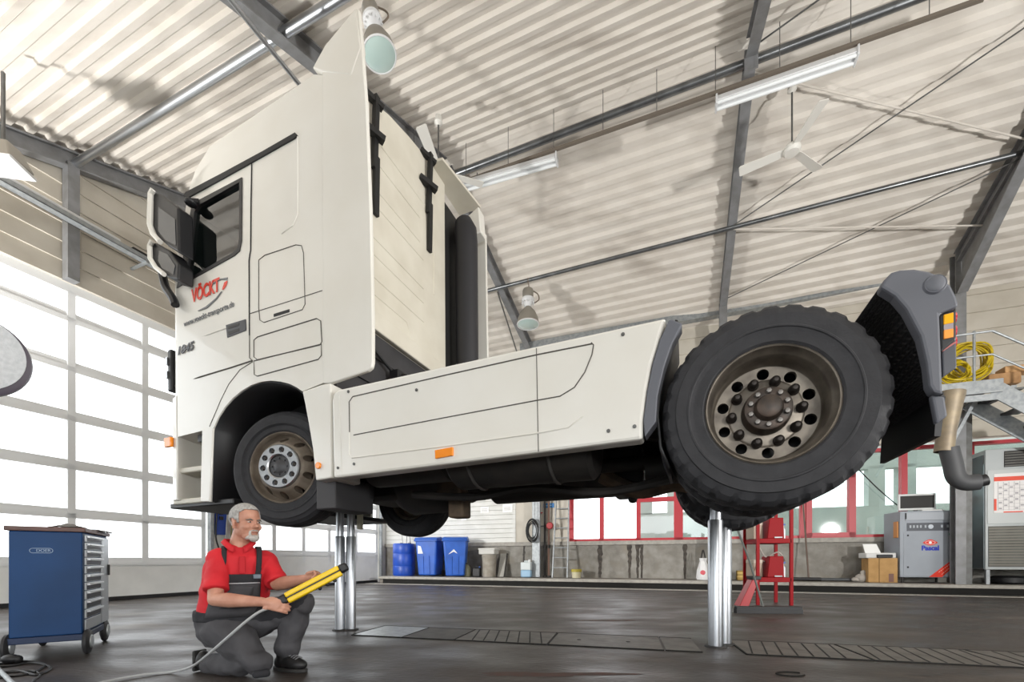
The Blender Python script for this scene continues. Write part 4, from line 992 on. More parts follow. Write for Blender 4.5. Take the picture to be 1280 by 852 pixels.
fl = at(990, 187, 7.28); fan(fl, 1.12, 'white three-blade ceiling fan to the right of the middle rafter', math.atan2(.46, -.74))
fl2 = at(548, 214, 7.41); fan(fl2, .95, 'white ceiling fan half hidden behind the cab roof', math.radians(20))
# ---- pipe, tray and floodlight near the doors
b = MB(); p = at(372, 103, 5.64); d = B(0, 1, 0); b.cyl(p-d*6, p+d*3.0, .028, n=12)
o = b.build('conduit_pipe', m_chrome); tag(o, 'thin bright pipe crossing below the roof in front of the cab', 'pipe')
for k in (-2.5, 2.6):
    b = MB(); q = p+d*k; b.cyl(q, q+Vector((0, 0, .95+.36*k*.9)), .006, n=6); b.build('hanger', m_steel, o)
b = MB(); u_ = -9.62; z_ = 6.42
b.bx(0, .16, -5.5, 12.6, 0, .012); b.bx(0, .012, -5.5, 12.6, 0, .08); b.bx(.148, .16, -5.5, 12.6, 0, .08)
tray = thing('cable_tray', 'galvanised tray running above the roller doors', 'cable tray', B(u_, 0, z_), -YAW)
b.build('tray_channel', m_galv, tray, smooth=0)
for v in (1, 3.0, 5.0, 7.0, 9.0, 11.0):
    b = MB(); b.bx(-.36, .16, v-.02, v+.02, -.035, 0); b.build('tray_bracket', m_galv, tray)
b = MB(); b.cyl((.08, 2.2, .13), (.08, 4.6, .13), .035, n=12); b.build('batten_tube', m_lampw, tray)
for v, cc in ((4.9, m_cabk), (5.6, m_galv), (6.2, m_galv)):
    b = MB(); b.bx(.02, .14, v-.12, v+.12, .01, .14); b.build('junction_box', cc, tray, bevel=.01)
fp = at(4, 206, 5.6)
t = thing('floodlight', 'grey floodlight with a bright face at the upper left edge', 'floodlight', fp, math.radians(10))
b = MB(); b.hexa([(-.22, -.18, .0), (.22, -.18, .0), (.22, .18, .04), (-.22, .18, .04), (-.12, -.1, .26), (.12, -.1, .26), (.12, .1, .28), (-.12, .1, .28)]); b.build('lamp_housing', m_lgrey, t, bevel=.02)
b = MB(); b.bx(-.23, .23, -.19, .19, -.03, .01); b.build('lamp_frame', m_lampw, t, bevel=.01)
b = MB(); b.bx(-.19, .19, -.15, .15, -.034, -.028); b.build('lamp_glass', M('lamp_face', 'f2f6f8', .2, emit=.8), t)
b = MB(); b.bar((0, 0, .26), (0, 0, 1.2), .03, .03, (0, 1, 0)); b.build('bracket', m_steel, t)
dp = at(-33, 444, 3.1)
t = thing('round_disc', 'light grey round disc with a dark rim cut by the left edge', 'disc', dp, math.radians(38))
dm = M('disc_grey', 'd4d6d8', .9, col2='c6c9cb', scale=40, bump=.3, bscale=90)
b = MB(); b.lathe([(0, 0), (.25, 0), (.262, .006), (.262, .012), (0, .012)], (0, -.02, .02), (0, -1, -.1), 48); b.build('disc_face', dm, t)
b = MB(); b.lathe([(.0, -.09), (.255, -.09), (.285, -.05), (.285, -.01), (.262, .0), (0, .0)], (0, -.02, .0), (0, -1, -.1), 48); b.build('disc_rim', M('disc_rim', '4c444f', .5), t)
b = MB(); b.tube([(-.1, .08, 0), (-.22, .2, 0), (-.3, .25, -.3), (-.3, .25, -dp.z+.03)], .025); b.lathe([(0, 0), (.2, 0), (.18, .03), (0, .04)], (-.3, .25, -dp.z), (0, 0, 1), 24); b.build('stand', m_dark, t)
for dx, dz in ((.03, .05), (.04, -.02)):
    b = MB(); b.cyl((dx, -.03, dz+.02), (dx, -.036, dz+.02), .008, n=10); b.build('disc_hole', m_black, t)
# ================================================================== things between the two roller doors
def pier(v, z): return B(ULEFT+.02, v, z)
pv = on_left(272, 650)[0]
t = thing('tool_board', 'blue tool board on the pier behind the kneeling person', 'tool board', B(ULEFT+.02, 6.72, 1.35), -YAW+PI/2)
b = MB(); b.bx(-.13, .13, -.04, .0, 0, .62); b.build('board', M('board_blue', '2446a0', .5), t, bevel=.005)
for k, z in enumerate((.5, .38)):
    b = MB(); b.bx(-.05, .03, -.075, -.04, z-.04, z+.04); b.build('hook', m_dark, t, bevel=.004)
for k, (v, mt, r_) in enumerate(((6.62, m_cabk, .016), (6.86, m_cabg, .014), (6.98, M('hose_olive', '6d6a3c', .6), .016))):
    b = MB(); b.tube(curve([pier(v, 1.9)+B(.05, 0), pier(v-.05, 1.3)+B(.08, 0), pier(v+.06, .9)+B(.06, 0), pier(v-.02, .5)+B(.1, 0), pier(v+.04, .03)+B(.15, 0)]), r_)
    tag(b.build('hose', mt), ['black hose hanging left under the blue tool board', 'grey hose hanging beside the blue tool board', 'olive hose hanging nearest the far roller door'][k], 'hose', 'hoses on the door pier')
t = thing('fire_extinguisher', 'red fire extinguisher on the pier to the right of the blue tool board', 'fire extinguisher', B(ULEFT+.17, 7.06, 1.45), -YAW)
b = MB(); b.lathe([(0, 0), (.075, .0), (.08, .02), (.08, .38), (.05, .44), (.03, .46), (0, .46)], n=22); b.build('bottle', m_red, t)
b = MB(); b.lathe([(.03, .46), (.03, .52), (0, .52)], n=14); b.bar((-.08, 0, .53), (.06, 0, .55), .025, .015); b.tube(curve([(.03, 0, .5), (.1, .02, .45), (.1, .02, .2)]), .01); b.build('valve', m_black, t)
b = MB(); b.bx(-.13, -.06, -.05, .05, .1, .3); b.build('wall_bracket', m_dark, t)
# ================================================================== along the window wall
def spot(px, off, ref=700):
    s = on_back(px, ref, off)[0]; p = W(s, off, SL); return p, p.y/F_PX, s
def wt(name, px, off, lab, cat, group=None, rz=0):
    p, k, s = spot(px, off); return thing(name, lab, cat, p, -WANG+rz, group), k
m_bblue = M('barrel_blue', '1f4fb8', .4, col2='1b459f', scale=3)
t, k = wt('barrel', 505, .5, 'blue plastic barrel at the corner, left of the wheelie bins', 'barrel')
H = 40*k; r = 13.5*k
b = MB(); b.lathe([(0, 0), (r*.93, 0), (r, .05), (r, H*.28), (r*.96, H*.31), (r, H*.34), (r, H*.66), (r*.96, H*.69), (r, H*.72), (r, H-.05), (r*.93, H), (r*.85, H-.02), (0, H-.02)], n=32); b.build('drum', m_bblue, t)
for a in (.5, 2.6):
    b = MB(); b.cyl((r*.5*math.cos(a), r*.5*math.sin(a), H-.02), (r*.5*math.cos(a), r*.5*math.sin(a), H+.03), .05, n=14); b.build('bung', m_black, t)
b = MB(); b.tube(curve([(.1, 0, H), (.1, .02, H+.25), (.18, 0, H+.35), (.24, 0, H+.1), (.2, 0, H)]), .014); b.tube(curve([(-.05, 0, H), (-.1, .05, H+.3), (.0, .1, H+.38), (.05, .1, H+.1)]), .012); b.build('suction_hose', m_cabg, t)
m_bin = M('bin_blue', '2b61c0', .45, col2='2656ab', scale=3); m_sticker = M('sticker', 'e2e4e6', .5)
def wheelie(px, off, lab, sc=1.0, rz=0, stick=0):
    t, k = wt('wheelie_bin', px, off, lab, 'wheelie bin', 'blue wheelie bins', rz)
    H = 45*k*sc; w0, w1 = 11.2*k*sc, 14.2*k*sc
    b = MB(); b.hexa([(-w0, -w0, .03), (w0, -w0, .03), (w0, w0, .03), (-w0, w0, .03), (-w1, -w1, H), (w1, -w1, H), (w1, w1, H), (-w1, w1, H)]); b.build('bin_body', m_bin, t, bevel=.05, seg=3)
    b = MB(); b.bx(-w1-.03, w1+.03, -w1-.03, w1+.02, H-.06, H); b.build('bin_rim', m_bin, t, bevel=.02)
    b = MB(); b.prism([(-w1-.03, 0), (w1+.06, 0), (w1+.04, .05), (0, .10), (-w1+.02, .06)], lambda a, c_, w_: (w_, a, H+c_), -w1-.02, w1+.02); b.build('bin_lid', m_bin, t, bevel=.02)
    b = MB(); b.cyl((-w1, w1+.05, H-.03), (w1, w1+.05, H-.03), .02); b.build('bin_handle', m_bin, t)
    for x in (-1, 1):
        b = MB(); b.cyl((x*(w0+.02), w0*.9, .1), (x*(w0+.07), w0*.9, .1), .1, n=20); b.build('bin_wheel', m_rubber, t)
        b = MB(); b.bar((x*w0*.35, -w0-.012, .08), (x*w0*.35, -w0-.06, H*.55), .03, .02, (0, 1, 0)); b.build('bin_rib', m_bin, t)
    q = [(-w0*.95, .62*H), (-w0*.35, .62*H), (-w0*.6, .82*H), (-w0*.95, .84*H)] if stick == 0 else [(-w0*.7, .6*H), (-w0*.1, .74*H), (w0*.3, .62*H), (-w0*.1, .67*H)]
    b = MB(); b.prism(q, lambda a, c_, w_: (a, -w0-(w1-w0)*(c_/H)-.006+w_, c_), 0, .003); b.build('sticker', m_sticker, t, smooth=0)
wheelie(538, .55, 'blue wheelie bin next to the barrel, with a torn white sticker at its left', 1, 0.1)
wheelie(570, .66, 'blue wheelie bin to the right of the other one, next to a small olive bottle', 1.02, .35, 1)
t, k = wt('bottle', 583.5, .55, 'small olive bottle right of the wheelie bins', 'bottle')
b = MB(); b.lathe([(0, 0), (4.6*k, 0), (4.8*k, .03), (4.8*k, 11*k), (3*k, 14*k), (1.5*k, 15*k), (1.5*k, 16*k), (0, 16*k)], n=20); b.build('bottle_body', M('bottle_olive', '75745e', .4), t)
b = MB(); b.lathe([(1.9*k, 15.5*k), (1.9*k, 17.5*k), (0, 17.5*k)], n=14); b.build('bottle_cap', m_black, t)
t, k = wt('canister', 596, .5, 'small black canister between the olive bottle and the dusty tub', 'canister')
b = MB(); b.bx(-5*k, 5*k, -3*k, 3*k, 0, 11*k); b.bx(-3*k, 3*k, -1*k, 1*k, 11*k, 13.5*k); b.build('canister_body', m_black, t, bevel=.03)
b = MB(); b.cyl((4*k, 0, 11*k), (4*k, 0, 13*k), 1.2*k); b.build('canister_cap', M('cap_blue', '2a4c8c', .5), t)
m_tub = M('tub_grey', 'a19b90', .6, col2='8b8478', scale=6)
t, k = wt('tub', 611.5, .5, 'tall dusty grey tub with a flat box lying on it', 'tub')
b = MB(); b.lathe([(0, 0), (8*k, 0), (9.2*k, 27*k), (9.6*k, 27*k), (9.6*k, 28*k), (8.8*k, 28*k), (7.5*k, .5*k), (0, .5*k)], n=26); b.build('tub_body', m_tub, t)
b = MB(); b.lathe([(9.3*k, 25*k), (9.8*k, 25.2*k), (9.8*k, 26*k), (9.3*k, 26.2*k)], n=26, closed=True); b.build('tub_band', m_tub, t)
p, k, s_ = spot(611.5, .5)
t = thing('box', 'flat pale plastic box on top of the dusty tub', 'box', p+Vector((0, 0, 28*k)), -WANG)
b = MB(); b.bx(-11*k, 10*k, -8*k, 8*k, 0, 6.5*k); b.build('box_body', M('box_pale', 'bdbbb5', .5), t, bevel=.02)
b = MB(); b.bx(-11.6*k, 10.6*k, -8.6*k, 8.6*k, 5.6*k, 7.6*k); b.build('box_lid', M('box_lid', 'c9c8c3', .5), t, bevel=.015)
t, k = wt('board', 627.5, .22, 'narrow pale board leaning on the plinth, right of the dusty tub', 'board')
b = MB(); b.hexa([(-4.5*k, -.12, 0), (4.5*k, -.12, 0), (4.5*k, -.09, 0), (-4.5*k, -.09, 0), (-4.5*k, .18, 29*k), (4.5*k, .18, 29*k), (4.5*k, .21, 29*k), (-4.5*k, .21, 29*k)]); b.build('board_sheet', M('board_pale', 'a8a69f', .7), t, bevel=.004)
b = MB(); b.bar((4.5*k, -.12, .0), (4.5*k, .18, 29*k), .03, .03); b.build('board_edge', m_dark, t)
m_trans = M('canister_clear', 'c4cccd', .35); 
t, k = wt('canister', 658, .5, 'clear canister with blue liquid, left of the steel post', 'canister')
b = MB(); b.bx(-6.6*k, 6.6*k, -4*k, 4*k, 9*k, 19*k); b.bx(-3*k, 3*k, -1.3*k, 1.3*k, 19*k, 21*k); b.build('canister_body', m_trans, t, bevel=.05, seg=3)
b = MB(); b.bx(-6.6*k, 6.6*k, -4*k, 4*k, 0, 9.2*k); b.build('liquid', M('liquid_blue', '8fb2cc', .3), t, bevel=.04)
b = MB(); b.cyl((4*k, 0, 19*k), (4*k, 0, 22*k), 1.6*k); b.build('canister_cap', M('cap_pale', 'd8dadb', .5), t)
t, k = wt('steel_post', 670.5, .3, 'galvanised steel post rising by the ladder', 'post')
b = MB(); b.bx(-5*k, 5*k, -.06, .06, 0, 7.0-SL); 
b.build('post_body', m_galv, t, bevel=.008)
for x in (-2*k, 2.4*k):
    b = MB(); b.bx(x-.012, x+.012, -.075, -.06, 1.6, 7.0-SL); b.build('post_conduit', m_galv, t)
p, k, s_ = spot(666, .45); zc_ = .76+37*p.y/F_PX
b = MB()
for j in range(7):
    rr_ = .16+.018*j
    b.tube([(rr_*math.cos(a)*.75, -.04+.012*j*((j % 2)*2-1)*.3-.03*(j % 3), rr_*1.35*math.sin(a)) for a in [2*PI*i/22 for i in range(22)]], .012, n=6, closed=True)
o = b.build('cable_coil', m_cabk); o.location = (p.x, p.y-.02, zc_); o.rotation_euler = (0, 0, -WANG); tag(o, 'coil of dark cable hung on the steel post', 'cable coil')
for k_, (px, mt, lab) in enumerate(((681, m_dark, 'dark vertical pipe right of the steel post'), (686, M('pipe_rust', '6d5346', .7), 'rusty pipe left of the ladder'))):
    t, k = wt('pipe', px, .12, lab, 'pipe')
    b = MB(); b.cyl((0, 0, 0), (0, 0, 2.9-k_*.4), .035, n=12); b.build('pipe_run', mt, t)
    b = MB(); b.cyl((0, 0, .9), (0, 0, 1.0), .05, n=12); b.cyl((0, 0, 0), (0, 0, .05), .07, n=12); b.build('pipe_joint', m_dark, t)
p, k, s_ = spot(688, .16); 
t = thing('valve', 'red valve wheel on the wall beside the ladder', 'valve', W(s_, .12, .76+43*p.y/F_PX), -WANG)
b = MB(); b.lathe([(0, 0), (.09, 0), (.11, .03), (.11, .06), (.09, .09), (0, .09)], (0, -.08, 0), (0, -1, 0), 18); b.build('valve_wheel', m_red, t)
b = MB(); b.cyl((0, .12, 0), (0, -.1, 0), .025); b.cyl((-.4, .0, 0), (.0, .0, 0), .022); b.build('valve_pipe', m_steel, t)
t = thing('valve', 'small red tap above the red valve wheel', 'valve', W(sx(676, 657), .1, .76+47*p.y/F_PX+.3), -WANG)
b = MB(); b.bar((-.07, -.06, 0), (.1, -.06, .02), .03, .03); b.build('tap_lever', m_red, t); b = MB(); b.cyl((0, .12, 0), (0, -.07, 0), .025); b.build('tap_body', m_steel, t)
s_, z_ = on_back(686, 631.5, .02)
t = thing('sign', 'small blue wall sign above the valve', 'sign', W(s_, .02, z_), -WANG)
b = MB(); b.bx(-.17, .17, -.008, 0, -.07, .07); b.build('sign_plate', M('sign_blue', '2f7fc4', .5), t, bevel=.003)
b = MB(); b.bx(-.1, .04, -.011, -.008, -.02, .02); b.bar((.03, -.0095, 0), (.1, -.0095, 0), .003, .03); b.build('sign_mark', M('sign_pale', 'a8cde6', .5), t)
for i, (px, py, w_, h_, lab) in enumerate(((606, 637, .3, .2, 'white paper notice on the boarded wall, left of the larger one'), (634.5, 635, .34, .26, 'white paper notice on the boarded wall near the steel post'), (580, 648, .2, .12, 'small white notice above the right wheelie bin'))):
    s_, z_ = on_back(px, py, .03); t = thing('notice', lab, 'notice', W(s_, .035, z_), -WANG, 'paper notices on the boarded wall')
    b = MB(); b.bx(-w_/2, w_/2, -.003, .003, -h_/2, h_/2); b.build('paper', M('paper_white', 'f1f1ef', .7), t)
    if i < 2:
        b = MB()
        for q in (-.05, -.01, .03): b.bx(-w_*.35, w_*.3, -.0045, -.003, q-.006, q+.006)
        b.build('print_lines', M('print_grey', 'a9a9a9', .7), t)
# ladder
t, k = wt('ladder', 702.5, .22, 'aluminium ladder leaning on the window wall', 'ladder')
L_, zt_ = .55, 3.0
for x in (-9.3*k, 9.3*k):
    b = MB(); b.bar((x, -L_+.25, 0), (x*.85, .19, zt_), .035, .07, (0, 1, 0)); b.build('ladder_rail', m_galv, t)
for j in range(9):
    z = .3+.3*j; q = z/zt_; y = (-L_+.25)*(1-q)+.19*q; b = MB(); b.cyl((-9.3*k*(1-.15*q), y, z), (9.3*k*(1-.15*q), y, z), .018, n=10); b.build('rung', m_galv, t)
t, k = wt('bucket', 720.5, .5, 'small pale bucket with a yellow rim at the foot of the ladder', 'bucket')
b = MB(); b.lathe([(0, 0), (5.2*k, 0), (6*k, 8*k), (5.6*k, 8*k), (4.9*k, .6*k), (0, .6*k)], n=22); b.build('bucket_body', M('bucket_pale', 'cfc8a8', .5), t)
b = MB(); b.lathe([(5.9*k, 7.4*k), (6.6*k, 7.6*k), (6.6*k, 11*k), (6.1*k, 11*k)], n=22, closed=True); b.build('bucket_rim', M('rim_yellow', 'a99a35', .5), t)
# bag
p, k, s_ = spot(879, .5)
t = thing('bag', 'white plastic bag with a red print left of the rear lift post', 'bag', p, -WANG)
b = MB(); b.lathe([(0, 0), (7.5*k, 0), (8*k, 3*k), (7*k, 12*k), (5*k, 19*k), (3.4*k, 23*k), (4.4*k, 27*k), (3.8*k, 27*k), (2.6*k, 23*k)], n=18, radial=lambda a, i: .012*math.sin(i*2.3+a)); b.build('bag_body', M('bag_white', 'e4e4e4', .6), t)
b = MB(); b.tube(curve([(-2.5*k, 0, 26*k), (0, .03, 37*k), (2.5*k, 0, 26*k)]), .018); b.build('bag_handle', m_dark, t)
b = MB(); b.ell((-1*k, -7.2*k, 9*k), (3*k, .6*k, 3*k)); b.build('bag_print', M('print_red', 'd8606a', .6), t)
# red rack
rp = on_floor(968, 756)
m_rred = M('rack_red', '8c0b14', .6, spec=.2)
t = thing('tool_rack', 'red steel rack with slanted shelves behind the rear lift post', 'rack', rp, math.radians(-8))
kx = rp.y/F_PX; hw, hd, H = 19.5*kx, .28, 1.78
for x in (-hw, hw):
    for y in (-.0, hd*2):
        b = MB(); b.bar((x, y, 0), (x, y, H), .05, .04, (0, 1, 0)); b.build('rack_upright', m_rred, t)
for z in (.42, 1.08):
    b = MB(); b.bx(-hw, hw, -.02, hd*2+.02, z-.03, z+.05); b.build('rack_shelf', m_rred, t, bevel=.006)
def in_rack(x, y, z): return Vector(rp) + Matrix.Rotation(math.radians(-8), 3, 'Z') @ Vector((x, y, z))
for z, lab in ((.471, 'red tapered box on the lower shelf of the red rack'), (1.131, 'red tapered box on the upper shelf of the red rack')):
    q = thing('storage_box', lab, 'box', in_rack(.04, .2, z), math.radians(-8), 'red boxes in the rack')
    b = MB(); b.hexa([(-.13, -.15, 0), (.14, -.15, 0), (.14, .2, 0), (-.13, .2, 0), (-.08, -.12, .36), (.14, -.12, .36), (.14, .2, .36), (-.08, .2, .36)]); b.build('box_body', m_rred, q, bevel=.01)
    b = MB(); b.bx(-.02, .1, -.17, -.12, .01, .03); b.build('box_handle', m_galv, q)
    q2 = thing('clutter_box', 'pale packing box behind the red box, %s shelf of the red rack' % ('lower' if z < 1 else 'upper'), 'box', in_rack(-.2, .28, z), math.radians(2), 'boxes in the rack')
    b = MB(); b.bx(-.08, .08, -.1, .14, 0, .3); b.build('box_body', M('carton_pale', 'b3a392', .7), q2, bevel=.008)
    b = MB(); b.bx(-.083, .083, -.103, .143, .24, .3); b.build('box_lid', M('carton_lid', 'c8bcae', .7), q2, bevel=.006)
    q3 = thing('bottle', 'white spray bottle at the right of the %s rack shelf' % ('lower' if z < 1 else 'upper'), 'bottle', in_rack(.225, .2, z), 0, 'bottles in the rack')
    b = MB(); b.lathe([(0, 0), (.035, 0), (.035, .16), (.014, .2), (.014, .23), (0, .23)], n=16); b.build('bottle_body', M('bottle_white', 'dcdfe4', .4), q3)
    b = MB(); b.bar((-.03, 0, .245), (.035, 0, .25), .022, .03); b.build('spray_head', M('spray_blue', '3e5aa0', .5), q3)
b = MB(); b.tube(curve([in_rack(-.2, .1, .98), in_rack(-.05, .2, .82), in_rack(.1, .1, .9), in_rack(.22, .15, .75), in_rack(.1, .3, .7), in_rack(-.15, .2, .75), in_rack(-.24, .1, .55)]), .012)
tag(b.build('air_hose', M('hose_pale', 'b5aca4', .5)), 'pale looped hose hanging inside the red rack', 'hose')
t = thing('ramp', 'slanted red ramp leaning at the foot of the red rack', 'ramp', on_floor(930, 757), math.radians(-8))
b = MB(); b.hexa([(-.11, -.1, 0), (.04, -.1, 0), (.04, .15, 0), (-.11, .15, 0), (.12, -.05, .46), (.22, -.05, .46), (.22, .15, .46), (.12, .15, .46)]); b.build('ramp_body', m_red, t, bevel=.008)
b = MB(); b.bx(.1, .24, -.08, .17, .44, .5); b.build('ramp_top', m_black, t, bevel=.008)
bp_ = on_floor(960, 766)
t = thing('broom', 'wide black broom leaning on the red rack', 'broom', bp_, math.radians(-3)); kb = bp_.y/F_PX
b = MB(); b.bx(-40*kb, 40*kb, -.04, .04, .05, .10); b.build('broom_head', m_black, t, bevel=.01)
b = MB(); b.bx(-40*kb, 40*kb, -.05, .05, 0, .06); b.build('bristles', m_black, t)['kind'] = 'stuff'
b = MB(); b.tube([(-6*kb, 0, .09), (-12*kb, .25, .75), (-21*kb, .55, 1.42)], .014); b.build('broom_stick', M('stick_grey', '5b5f5c', .5), t)
t, k = wt('container', 934, .45, 'white plastic container on the ledge behind the red rack', 'container')
b = MB(); b.bx(-5*k, 5*k, .2, .4, PZ+.12-SL, PZ+.12-SL+30*k*.8); b.build('container_body', M('container_white', 'd5d6d6', .5), t, bevel=.03)
b = MB(); b.cyl((0, .3, PZ+.12-SL+24*k), (0, .3, PZ+.12-SL+27*k), 2*k); b.build('container_cap', m_red, t)
t, k = wt('crate', 928, .45, 'small yellow-brown crate on the walkway left of the red rack', 'crate')
b = MB(); b.bx(-6.5*k, 6.5*k, -5*k, 5*k, 0, 12*k); b.build('crate_body', M('crate_ochre', 'a98a45', .6, col2='927537', scale=9), t, bevel=.02)
for z in (3.5*k, 8*k):
    b = MB(); b.bx(-6.7*k, 6.7*k, -5.2*k, -5*k, z, z+2.2*k); b.build('crate_slat', M('crate_slat', 'c7a95e', .6), t)
# floor tube, leaning rod
t, k = wt('tube', 1026, .5, 'long black tube lying on the walkway right of the red rack', 'tube')
b = MB(); b.cyl((-34*k, 0, 2.4*k), (0, 0, 2.4*k), 2.3*k, n=18); b.build('tube_sleeve', m_black, t)
b = MB(); b.cyl((0, 0, 2.4*k), (34*k, 0, 2.4*k), 1.9*k, n=18); b.build('tube_end', M('tube_slate', '44474a', .45), t)
t, k = wt('rod', 1008, .3, 'thin brown rod leaning under the red casement window', 'rod')
b = MB(); b.tube([(0, -.2, 0), (-.02, .2, 2.0)], .02); b.build('rod_shaft', M('rod_brown', '6b5a50', .6), t)
b = MB(); b.tube([(-.02, .2, 2.0), (-.02, .215, 2.08)], .03); b.build('rod_grip', m_black, t)
# cardboard box + printer
m_card = M('cardboard', 'bd9560', .8, col2='ad8652', scale=5)
p, k, s_ = spot(1098.5, .6)
t = thing('cardboard_box', 'brown cardboard box with a white printer on it', 'cardboard box', p, -WANG)
Hb = 30*k
b = MB(); b.bx(-14.5*k, 15*k, -10*k, 10*k, 0, Hb); b.build('carton', m_card, t, bevel=.008)
b = MB(); b.bx(-4*k, -3*k, -10.2*k, -10*k, 0, Hb); b.build('carton_seam', M('card_seam', '8a6a3e', .8), t)
b = MB(); b.bx(6*k, 11*k, -10.15*k, -10*k, 1*k, 11*k); b.build('carton_label', M('card_label', '7b5a50', .7), t)
t = thing('printer', 'white printer with paper sticking up on the cardboard box', 'printer', p+Vector((0, 0, Hb)), -WANG+.1)
b = MB(); b.bx(-18*k, 14*k, -9*k, 9*k, 0, 6.5*k); b.build('printer_body', M('printer_white', 'd8d8d6', .5), t, bevel=.02)
b = MB(); b.bx(-7*k, 9*k, -11.5*k, -6*k, 0.5*k, 4.5*k); b.build('paper_tray', m_black, t, bevel=.01)
b = MB(); b.hexa([(-13*k, 3*k, 6*k), (4*k, 3*k, 6*k), (4*k, 3.4*k, 6*k), (-13*k, 3.4*k, 6*k), (-14*k, 7*k, 18*k), (1*k, 7*k, 18*k), (1*k, 7.4*k, 18*k), (-14*k, 7.4*k, 18*k)]); b.build('paper_sheet', M('paper_white', 'f1f1ef', .7), t, smooth=0)
t, k = wt('paper_waste', 1077, .6, 'crumpled pale paper on the walkway left of the cardboard box', 'paper')
b = MB(); b.ell((0, 0, 5*k), (7*k, 5*k, 5.5*k), 9, 6); b.ell((-6*k, 0, 3*k), (5*k, 4*k, 3*k), 7, 5); b.ell((2*k, 0, 11*k), (4*k, 3*k, 4*k), 7, 5); b.build('paper_ball', M('paper_dull', 'a9a39b', .8), t, smooth=0)
# tester cabinet
m_tg = M('tester_grey', '9ba1a9', .4, col2='949aa2', scale=2); m_tdk = M('tester_panel', '55585f', .45)
p, k, s_ = spot(1161, .75)
t = thing('tester_cabinet', 'grey emission tester cabinet with a red and blue logo', 'tester cabinet', p, -WANG+.10)
zt_ = .76+62*p.y/F_PX-SL; hw = 30.5*k
zb_ = .13
b = MB(); b.bx(-hw, hw, 0, .62, zb_, zt_); cbn = b.build('cabinet_body', m_tg, t, bevel=.012)
Hc = zt_-zb_
def face(x0, x1, f0, f1, mat, name, par=cbn, d=.008, bev=0):    # fractions of width/height on the front
    b = MB(); b.bx(-hw+2*hw*x0, -hw+2*hw*x1, -d, .0, zb_+Hc*f0, zb_+Hc*f1); return b.build(name, mat, par, bevel=bev)
face(.09, .97, .86, .975, M('tester_light', 'a9aeb5', .4), 'drawer', t, .02, .006)
face(.09, .105, .88, .97, m_black, 'drawer_gap', t, .022)
face(.12, .95, .70, .82, m_tdk, 'control_panel', t, .012)
for x in (.16, .22, .28, .34, .42, .70, .80, .88, .92):
    face(x, x+.03, .745, .785, M('button_pale', 'aeb4ba', .4), 'button', t, .018)
b = MB(); b.cyl((-hw+2*hw*.52, -.012, zb_+Hc*.76), (-hw+2*hw*.52, -.03, zb_+Hc*.76), .05, n=20); b.build('dial', M('dial_pale', 'c3cad2', .3), t)
face(.06, .99, .015, .68, m_tg, 'cabinet_door', t, .006, .004)
face(.84, .96, .63, .66, M('sticker_green', '2f7f5c', .5), 'sticker', t, .009)
for f0 in (.14, .62):
    face(.12, .15, f0, f0+.025, m_black, 'lock', t, .012)
cx_, cz_ = -hw+2*hw*.52, zb_+Hc*.52
m_lr, m_lb = M('logo_red', 'e3371f', .45), M('logo_blue', '1f35b5', .45)
b = MB(); L_ = [(-.145+.29*i/16, .075*math.sin(PI*i/16)) for i in range(17)]; L2 = [(.145-.29*i/16, -.062*math.sin(PI*i/16)) for i in range(1, 16)]
b.prism([(cx_+a, cz_+c_) for a, c_ in L_+L2], lambda a, c_, w_: (a, -.010+w_, c_), 0, .004); b.build('logo_eye', m_lr, t, smooth=0)
b = MB(); b.tube([(cx_+.07*math.cos(a)*1.35, -.0115, cz_+.004+.038*math.sin(a)) for a in [2*PI*i/24 for i in range(24)]], .004, n=4, closed=True); b.cyl((cx_, -.01, cz_+.004), (cx_, -.014, cz_+.004), .028, n=20); b.build('logo_pupil', M('logo_white', 'f4f2f0', .5), t)
t_ = text('logo_lettering', 'Pascal', m_lb, .15, lambda x, y, z: Vector((cx_+x, -.012-z, cz_-.125+y)), t, bold=.006); fitw(t_, .33)
o_ = t_
for v in o_.data.vertices: pass
st = [(.50, 0), (.72, 0), (1.0, .27), (1.0, .40)]
b = MB(); b.prism([(-hw+2*hw*a, zb_+Hc*c_*.82+.01) for a, c_ in st], lambda a, c_, w_: (a, -.010+w_, c_), 0, .004); b.build('red_stripe', m_lr, t, smooth=0)
for off_ in (.0, .05):
    b = MB(); pA, pB = Vector((-hw+2*hw*(.66+off_*1.0), -.011, zb_+Hc*(.045-off_*.6+.03))), Vector((-hw+2*hw*.95, -.011, zb_+Hc*(.265-off_*.9)))
    for q in range(9):
        a_ = pA.lerp(pB, (q+.1)/9); c_ = pA.lerp(pB, (q+.75)/9); b.bar(a_, c_, .002, .014, (0, -1, 0)) if False else b.bar(a_, c_, .012, .003, (0, 1, 0))
    b.build('stripe_lettering', M('letter_pale', 'f0b9ac', .5), t, smooth=0)
for x in (-hw+.08, hw-.08):
    for y in (.06, .55):
        b = MB(); b.cyl((x, y, 0), (x, y, zb_), .025, n=10); b.build('foot', m_dark, t)
b = MB(); b.bx(-hw-.03, -hw, .05, .2, zb_+Hc*.6, zb_+Hc*.85); b.build('side_unit', M('orange_unit', 'c98a4d', .5), t, bevel=.01)
t = thing('monitor', 'flat monitor with a black screen on the tester cabinet', 'monitor', p+Vector((0, 0, zt_))+WN*.35-WD*.08, -WANG+.0)
b = MB(); b.bx(-19*k, 20*k, -.03, .03, .05, 24*k); o = b.build('monitor_case', M('monitor_white', 'cfd1d0', .4), t, bevel=.01)
b = MB(); b.bx(-17*k, 18*k, -.034, -.03, .1, 21.5*k); b.build('screen', M('screen_black', '1c1a17', .6), t)
b = MB(); b.bx(-6*k, 6*k, -.1, .1, 0, .02); b.bx(-2*k, 2*k, .0, .03, 0, .1); b.build('monitor_stand', m_black, t, bevel=.004)
